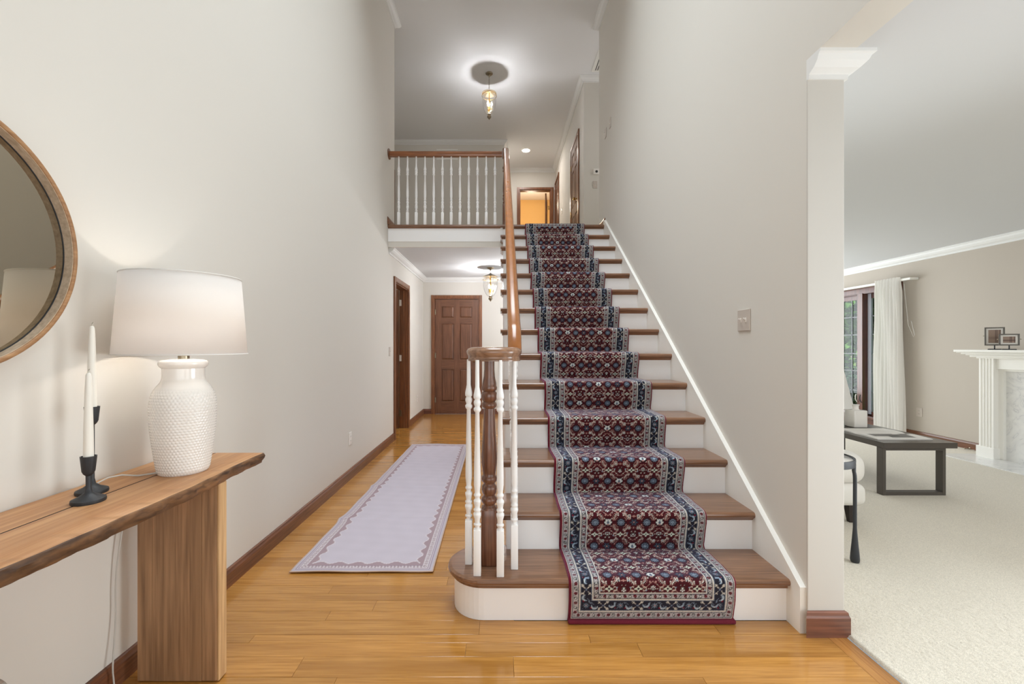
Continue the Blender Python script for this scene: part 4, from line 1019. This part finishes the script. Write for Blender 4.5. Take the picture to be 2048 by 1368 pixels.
for (a, b) in ((.085, .11), (-.11, -.085)): MB().bbox(-.22, .22, -.012, 0, a, b, .003).build('frame', M['white'], vg, world=False)
for k in range(7): MB().add([(-.22, 0, -.08+k*.024), (.22, 0, -.08+k*.024), (.22, -.009, -.066+k*.024), (-.22, -.009, -.066+k*.024)], [(0,1,2,3)]).build('louvre', M['white'], vg, world=False)

# ------------------------------------------------------------------ living room window
win = struct_e('window_1', (5.5, 6.65, WZ0))
m = MB(); cw = .07
m.bbox(5.482, 5.5, WY0-cw+.012, WY0+.012, WZ0-.034, WZ1+cw, .004).bbox(5.482, 5.5, WY1-.012, WY1+cw, WZ0-.034, WZ1+cw, .004).bbox(5.484, 5.5, WY0+.0121, WY1-.0121, WZ1-.012, WZ1+cw, .004)
m.build('casing', M['winwood'], win)
MB().bbox(5.44, 5.60, WY0-.07, WY1+.07, WZ0-.035, WZ0+.004, .004).bbox(5.482, 5.5, WY0-.05, WY1+.05, WZ0-.10, WZ0-.035, .004).build('window_frame', M['winwood'], win)
m = MB(); m.box(5.5, 5.62, WY0, WY0+.02, WZ0, WZ1); m.box(5.5, 5.62, WY1-.02, WY1, WZ0, WZ1); m.box(5.5, 5.62, WY0, WY1, WZ1-.02, WZ1); m.build('frame_lining', M['winwood'], win)
MB().bbox(5.49, 5.62, 6.60, 6.70, WZ0, WZ1, .004).build('mullion', M['winwood'], win)
MB().bbox(5.57, 5.60, 6.545, 6.60, WZ0+.02, WZ1-.02, .003).build('side_track', M['vinyl'], win)
for (a, b) in ((6.02, 6.60), (6.70, 7.31)):
    s = MB(); s.box(5.585, 5.615, a, a+.045, WZ0, WZ1-.02); s.box(5.585, 5.615, b-.045, b, WZ0, WZ1-.02); s.box(5.585, 5.615, a, b, WZ0, WZ0+.06); s.box(5.585, 5.615, a, b, WZ1-.09, WZ1-.02)
    so_ = s.build('sash', M['winwood'], win)
    MB().box(5.598, 5.600, a+.045, b-.045, WZ0+.06, WZ1-.09).build('pane', M['pane'], so_)
    for z_ in (1.673, 1.395, 1.10, .83, .524): MB().box(5.590, 5.603, a+.045, b-.045, z_-.007, z_+.007).build('muntin', M['muntin'], so_)
    for f_ in (1/3, 2/3):
        yy = a+.045+(b-a-.09)*f_; MB().box(5.590, 5.603, yy-.007, yy+.007, WZ0+.06, WZ1-.09).build('muntin', M['muntin'], so_)
for yy in (6.61, 6.69): MB().tube([(5.485, yy, .36), (5.46, yy, .40), (5.458, yy, .45), (5.47, yy, .48)], .006, 8).build('crank_handle', M['platew' if yy > 6.65 else 'black'], win)
# curtain and rod
cr = thing('curtain_rod', 'white traverse curtain rod above the living room window', 'curtain rod', (5.42, 6.6, 2.10))
MB().bbox(5.385, 5.41, 5.72, 7.6, 2.095, 2.125, .004).bbox(5.4101, 5.499, 5.72, 5.745, 2.0955, 2.1245, .003).bbox(5.4101, 5.499, 7.575, 7.6, 2.0955, 2.1245, .003).build('rod', M['white'], cr)
cz = np.concatenate([np.linspace(.03, .3, 6), np.linspace(.36, 2.15, 30)]); cs = np.linspace(0, 1, 150)
S2, Z2 = np.meshgrid(cs, cz, indexing='ij'); top = np.clip((Z2-1.95)/.2, 0, 1)
ya = 5.81+.02*(1-Z2/2.15); yb = 6.22-.07*np.clip((1.9-Z2)/1.9, 0, 1)*0+.0; ya = 5.85-.06*np.clip((2.1-Z2)/2.1, 0, 1); yb = 6.24-.09*np.exp(-((Z2-1.6)/.5)**2)*.3
Yc = ya+(yb-ya)*S2; amp = .038*(1-top*.6); fr_ = 8
Xc = 5.37+amp*np.sin(S2*2*PI*fr_+.6*np.sin(Z2*1.5)+.3*np.sin(S2*17))+.008*np.sin(S2*40+Z2*3)*(1-top)
cu = grid_mesh('curtain', np.stack([Xc.ravel(), Yc.ravel(), Z2.ravel()], 1), len(cs), len(cz), M['sheer']); tag(cu, 'white pleated floor-length curtain at the right side of the living room window', 'curtain')
MB().tube([(5.38, 5.80, 2.05), (5.40, 5.76, 1.5), (5.41, 5.70, 1.34), (5.41, 5.68, 1.36), (5.40, 5.72, 1.55)], .003, 6).build('pull_cord', M['cord'], cr)

# ------------------------------------------------------------------ fireplace
fp = thing('fireplace', 'white painted fireplace mantel with fluted pilaster and marble surround', 'fireplace', (5.35, 4.0, 0))
FY0, FY1 = 3.20, 4.78     # pilaster outer edges
for (a, b) in ((4.62, 4.76), (3.22, 3.36)):
    pi = MB(); x0 = 5.235
    # fluted face built as a comb profile in (y,x)
    pl = [(a, 5.5), (a, x0)]
    nfl = 4; fw = (b-a-.024)/nfl
    for k in range(nfl):
        y0 = a+.012+k*fw
        pl += [(y0+.004, x0)] + [(y0+fw/2+(fw/2-.005)*math.cos(t), x0+.010*math.sin(t)) for t in np.linspace(PI, 0, 7)] + [(y0+fw-.004, x0)]
    pl += [(b, x0), (b, 5.5)]
    pi.prism([(q, p) for (p, q) in pl], .135, 1.085, 2); pi.build('pilaster', M['white'], fp)
    MB().bbox(5.222, 5.5, a-.014, b+.02, .012, .135, .003).build('plinth', M['white'], fp)
m = MB().bbox(5.225, 5.5, FY0, FY1, 1.085, 1.10, .002).bbox(5.26, 5.5, 3.36, 4.62, .975, 1.085, .003); m.build('frieze', M['white'], fp)
MB().box(5.29, 5.32, 3.405, 4.575, .955, .974).box(5.29, 5.32, 4.575, 4.62, .021, .974).box(5.29, 5.32, 3.36, 3.405, .021, .974).build('inner_moulding', M['white'], fp)
m = MB()
for (z0_, z1_, x0_, ex_) in ((1.155, 1.180, 5.10, .12), (1.145, 1.155, 5.115, .105), (1.130, 1.145, 5.14, .08), (1.118, 1.130, 5.165, .055), (1.10, 1.118, 5.19, .035)):
    m.bbox(x0_, 5.5, FY0-ex_, FY1+ex_, z0_, z1_, .003)
m.build('mantel_shelf', M['white'], fp)
m = MB().box(5.32, 5.5, 4.38, 4.62, .012, .975).box(5.32, 5.5, 3.36, 3.60, .012, .975).box(5.32, 5.5, 3.60, 4.38, .78, .975); m.build('marble_surround', M['marble'], fp)
m = MB().box(5.49, 5.499, 3.60, 4.38, .012, .78); m.build('firebox', M['dark'], fp)
MB().bbox(4.885, 5.5, 3.14, 4.86, .002, .020, .003).build('hearth', M['marble'], fp)
def photo_frame(label, x, y_, w_, h_, a):
    t = thing('picture_frame', label, 'picture frame', (x, y_, 1.18), rot=a)
    z0 = .045; t_ = .012
    MB().bbox(-w_/2, w_/2, -.01, .01, z0, z0+t_, .002).bbox(-w_/2, w_/2, -.01, .01, z0+h_-t_, z0+h_, .002).bbox(-w_/2, -w_/2+t_, -.01, .01, z0+t_, z0+h_-t_, .002).bbox(w_/2-t_, w_/2, -.01, .01, z0+t_, z0+h_-t_, .002).build('frame', M['pewter'], t, world=False)
    MB().box(-w_/2+t_, w_/2-t_, -.003, .003, z0+t_, z0+h_-t_).build('mat_board', M['paper'], t, world=False)
    q = .028; pc = MB().box(-w_/2+q, w_/2-q, -.0045, -.003, z0+q, z0+h_-q).build('picture', plain('plaid_brown', (150, 128, 114), .6), t, world=False)
    li = MB()
    for f_ in (.55, .66, .9): li.box(-w_/2+q+(w_-2*q)*f_, -w_/2+q+(w_-2*q)*f_+.004, -.005, -.0045, z0+q, z0+h_-q)
    for f_ in (.3, .42): li.box(-w_/2+q, w_/2-q, -.005, -.0045, z0+q+(h_-2*q)*f_, z0+q+(h_-2*q)*f_+.004)
    li.build('plaid_line', plain('plaid_dark', (84, 62, 58), .6), pc, world=False)
    MB().bbox(-.05, .05, -.02, .02, 0, .010, .003).lathe([(.005, .01), (.005, z0)], n=10).build('stand', M['black'], t, world=False)
    MB().lathe([(0, 0), (.005, .001), (.005, .008), (0, .009)], (-w_/2-.006, 0, z0+h_/2), 10).lathe([(0, 0), (.005, .001), (.005, .008), (0, .009)], (w_/2+.006, 0, z0+h_/2), 10).build('pivot', M['nickel'], t, world=False)
photo_frame('larger, taller standing picture frame on the mantel shelf', 5.27, 4.64, .145, .195, math.radians(-45))
photo_frame('smaller wide picture frame on the mantel, right of the taller one', 5.215, 4.46, .14, .12, math.radians(-45))
ds = thing('door_stop', 'small spring door stop at the living room baseboard near the fireplace', 'door stop', (5.45, 5.05, .03))
m = MB().lathe([(.012, 0), (.012, .004), (.005, .006), (.004, .05), (.007, .052), (.007, .062), (0, .064)], n=12); xf(m, Matrix.Rotation(-PI/2, 4, 'Y')); m.build('spring', M['nickel'], ds, world=False)
MB().tube([(0.03, -.02, -.012), (-.02, .0, -.012), (-.03, .04, -.010), (.02, .06, -.01)], .003, 6).build('cable', M['platew'], ds, world=False)

# ------------------------------------------------------------------ coffee table and what stands on it
cf = thing('coffee_table', 'dark brown rectangular coffee table with open frame legs', 'table', (3.38, 4.05, .012))
MB().bbox(3.085, 3.68, 3.50, 4.62, .395, .440, .003).build('tabletop', M['tabletop'], cf)
for y_ in (3.515, 4.54):
    a, b, t_ = 3.06+.03, 3.60, .026
    MB().bbox(a, a+t_, y_, y_+.06, .012, .395, .002).bbox(b-t_, b, y_, y_+.06, .012, .395, .002).bbox(a+t_, b-t_, y_, y_+.06, .012, .038, .002).bbox(a+t_, b-t_, y_, y_+.06, .375, .395, .002).build('leg', M['tableleg'], cf)
vs_ = thing('bottle_vase', 'square white ceramic bottle vase on the coffee table', 'vase', (3.43, 4.20, .44))
m = MB().bbox(-.064, .064, -.064, .064, 0, .165, .010, 3).lathe([(.045, .163), (.03, .168), (.024, .176), (.024, .205), (.029, .209), (.029, .216), (.02, .216)], n=24); m.build('body', M['ceramic'], vs_, world=False)
bk = thing('open_magazine', 'open magazine lying on the near end of the coffee table', 'magazine', (3.36, 3.80, .44))
def page(pts_top, zc, name, mat, lift):
    pass
nu = 14
for side in (0, 1):
    # spine runs from (3.17,3.86) to (3.58,3.86)
    m = MB(); V3 = []
    for i in range(nu+1):
        t = i/nu; yy = 3.85+(-1 if side == 0 else 1)*t*.235; zt_ = .440+.004+.014*math.sin(min(1, t*2.2)*PI/2)*(1-t*.75)
        for xx in (3.14+.02*t*(1 if side else -.2), 3.585+.01*t): V3.append((xx, yy, zt_))
    n0 = len(V3); V3 += [(x, yy, .4405) for (x, yy, z_) in V3]
    fs = []
    for i in range(nu):
        a = 2*i; fs.append((a, a+1, a+3, a+2)); fs.append((n0+a, n0+a+2, n0+a+3, n0+a+1)); fs.append((a, a+2, n0+a+2, n0+a)); fs.append((a+1, n0+a+1, n0+a+3, a+3))
    fs.append((0, n0, n0+1, 1)); e_ = 2*nu; fs.append((e_, e_+1, n0+e_+1, n0+e_))
    m.add(V3, fs); pg = m.build('pages', M['paper'], bk)
    if side == 0:
        pr = MB()
        for (x0_, x1_, t0, t1) in ((3.19, 3.40, .25, .62), (3.30, 3.50, .35, .8), (3.46, 3.54, .2, .4)):
            f_ = lambda t: .4445+.014*math.sin(min(1, t*2.2)*PI/2)*(1-t*.75)+.0008
            for k in range(5):
                ta, tb = t0+(t1-t0)*k/5, t0+(t1-t0)*(k+1)/5
                pr.add([(x0_, 3.85-ta*.235, f_(ta)), (x1_, 3.85-ta*.235, f_(ta)), (x1_, 3.85-tb*.235, f_(tb)), (x0_, 3.85-tb*.235, f_(tb))], [(0,1,2,3)])
        pr.build('print', M['ink'], pg)
fl = thing('white_lamp', 'white cone-shaded lamp partly hidden behind the pier', 'lamp', (3.30, 4.36, .44))
MB().lathe([(.19, .175), (.075, .715)], n=48, cap=False).build('lamp_shade', M['shade2'], fl, world=False)
MB().lathe([(.06, 0), (.098, .006), (.10, .03), (.095, .09), (.06, .105), (.03, .11), (.0, .11)], n=28).build('base', M['ceramic'], fl, world=False)
m = MB()
for k in range(6):
    a = k*1.05; m.tube([(.02*math.cos(a), .02*math.sin(a), .108), (.06*math.cos(a+.6), .06*math.sin(a+.6), .14), (.075*math.cos(a+1.5), .075*math.sin(a+1.5), .165), (.02*math.cos(a+2), .02*math.sin(a+2), .18)], .006, 6)
m.lathe([(.008, .10), (.008, .30), (0, .30)], n=10); m.build('twisted_stem', M['black'], fl, world=False)

# ------------------------------------------------------------------ side table
sd = thing('side_table', 'round white-topped side table with thin black metal legs beside the pier', 'table', (1.835, 2.53, .012))
TH = .560
MB().lathe([(0, TH+.012), (.168, TH+.012), (.172, TH+.008), (.172, TH), (0, TH)], n=48).build('tabletop', M['ceramic'], sd, world=False)
MB().lathe([(.172, TH-.022), (.180, TH-.022), (.181, TH+.008), (.180, TH+.018), (.173, TH+.018), (.172, TH+.01)], n=48, cap=False).build('rim', M['black'], sd, world=False)
for k in range(3):
    a = -.60+2*PI*k/3; ca, sa = math.cos(a), math.sin(a)
    lg = MB().tube(smooth([(ca*.172, sa*.172, TH-.01), (ca*.172, sa*.172, TH-.05), (ca*.176, sa*.176, TH-.09), (ca*.176, sa*.176, .33), (ca*.176, sa*.176, .18)]), .0095, 10)
    lg.lathe([(.0095, .19), (.011, .165), (.016, .10), (.021, .045), (.0225, .015), (.020, .003), (0, .001)][::-1], (ca*.176, sa*.176, 0), 18); lg.build('leg', M['black'], sd, world=False)
    MB().tube([(ca*(.17-.17*math.sin(t)), sa*(.17-.17*math.sin(t)), TH-.02-.06*math.sin(t*1.0)) for t in np.linspace(0, PI/2, 9)], .006, 8).build('brace', M['black'], sd, world=False)
# ------------------------------------------------------------------ armchair
ac = thing('armchair', 'cream upholstered armchair with dark tapered legs half hidden by the pier', 'armchair', (2.15, 3.25, .012))
def pillow(x0, x1, y0, y1, z0, z1, b): return MB().bbox(x0, x1, y0, y1, z0, z1, b, 6)
pillow(1.80, 2.50, 2.93, 3.62, .27, .49, .09).build('seat_cushion', M['uphol'], ac)
pillow(1.72, 2.475, 2.92, 3.63, .135, .285, .05).build('seat_frame', M['uphol'], ac)
pillow(1.56, 1.80, 2.92, 3.63, .14, .85, .09).build('backrest', M['uphol'], ac)
for (x, y_) in ((2.40, 2.99), (2.40, 3.56), (1.66, 2.99), (1.66, 3.56)):
    MB().add([(x-.027, y_-.027, .145), (x+.027, y_-.027, .145), (x+.027, y_+.027, .145), (x-.027, y_+.027, .145), (x-.010+.0, y_-.013, .011), (x+.016, y_-.013, .011), (x+.016, y_+.013, .011), (x-.010, y_+.013, .011)], [(0,1,2,3), (4,7,6,5), (0,4,5,1), (1,5,6,2), (2,6,7,3), (3,7,4,0)]).build('leg', M['legdark'], ac)

# ------------------------------------------------------------------ outdoors
struct('ground', MB().add([(5.8, -30, -.5), (220, -30, -.5), (220, 220, -.5), (5.8, 220, -.5)], [(0,1,2,3)]), M['grass'])
struct('ground_drive', MB().add([(8, 17, -.49), (60, 14, -.49), (60, 25, -.49), (8, 27, -.49)], [(0,1,2,3)]), M['drive'])
struct('ground_street', MB().add([(8, 52, -.48), (200, 40, -.48), (200, 60, -.48), (8, 74, -.48)], [(0,1,2,3)]), M['drive'])
def foliage(name, cx, cy, cz, rx, ry, rz, n, ls, mat, parent, seed, shell=.55):
    rg = np.random.default_rng(seed); d = rg.normal(size=(n, 3)); d /= np.linalg.norm(d, axis=1)[:, None]
    rad = shell+(1-shell)*rg.random(n)**.5; lump = 1+.25*np.sin(d[:, 0]*5+seed)*np.cos(d[:, 2]*6+seed*2)
    c_ = np.stack([cx+d[:, 0]*rx*rad*lump, cy+d[:, 1]*ry*rad*lump, cz+d[:, 2]*rz*rad*lump], 1)
    a = rg.normal(size=(n, 3)); a /= np.linalg.norm(a, axis=1)[:, None]; b = np.cross(a, rg.normal(size=(n, 3))); b /= np.linalg.norm(b, axis=1)[:, None]
    s = ls*(.6+.8*rg.random(n))[:, None]
    V_ = np.stack([c_-a*s, c_+b*s*.5, c_+a*s, c_-b*s*.5], 1).reshape(-1, 3)
    off_ = worldloc(parent)
    me = bpy.data.meshes.new(name); me.from_pydata((V_-np.array(off_)).tolist(), [], np.arange(4*n).reshape(-1, 4).tolist()); me.materials.append(mat)
    o = bpy.data.objects.new(name, me); COL.objects.link(o); o.parent = parent; o['kind'] = 'stuff'; return o
def tree(name, label, cat, x, y_, h_, r, n, ls, mat, seed, low=.25):
    t = thing(name, label, cat, (x, y_, -.5))
    MB().tube([(0, 0, 0), (.05*r, 0, h_*.3), (.02, .05*r, h_*.6), (0, 0, h_*.8)], [.07*r, .055*r, .04*r, .02*r], 8).build('trunk', M['bark'], t, world=False)
    foliage('foliage', x, y_, -.5+h_*(low+(1-low)/2), r, r, h_*(1-low)/2, n, ls, mat, t, seed); return t
tree('leafy_tree', 'big sunlit leafy tree outside the left window sash', 'tree', 13.6, 16.4, 8.5, 3.2, 16000, .15, M['leaf'], 3, .16)
tree('leafy_tree', 'pale green leafy tree outside the right window sash', 'tree', 20.5, 22.5, 9.5, 3.6, 14000, .17, M['leaf'], 5, .3)
tree('leafy_tree', 'distant leafy tree across the lawn beyond the window', 'tree', 42, 47, 16, 8, 6000, .4, M['leaf'], 8, .12)
tree('leafy_tree', 'dark distant trees behind the drive, seen at horizon height', 'tree', 62, 76, 14, 10, 6000, .6, M['leafdark'], 9, .0)
tree('leafy_tree', 'tall background tree above the hedge outside', 'tree', 72, 98, 26, 11, 6000, .6, M['leaf'], 12, .1)
tree('garden_shrub', 'dark green shrub right outside the lower window panes', 'shrub', 9.6, 11.2, 1.0, .75, 3500, .06, M['leafdark'], 21, .0)
tree('garden_shrub', 'second dark green shrub under the window, further left', 'shrub', 9.9, 13.2, 1.25, .8, 3500, .06, M['leafdark'], 23, .0)
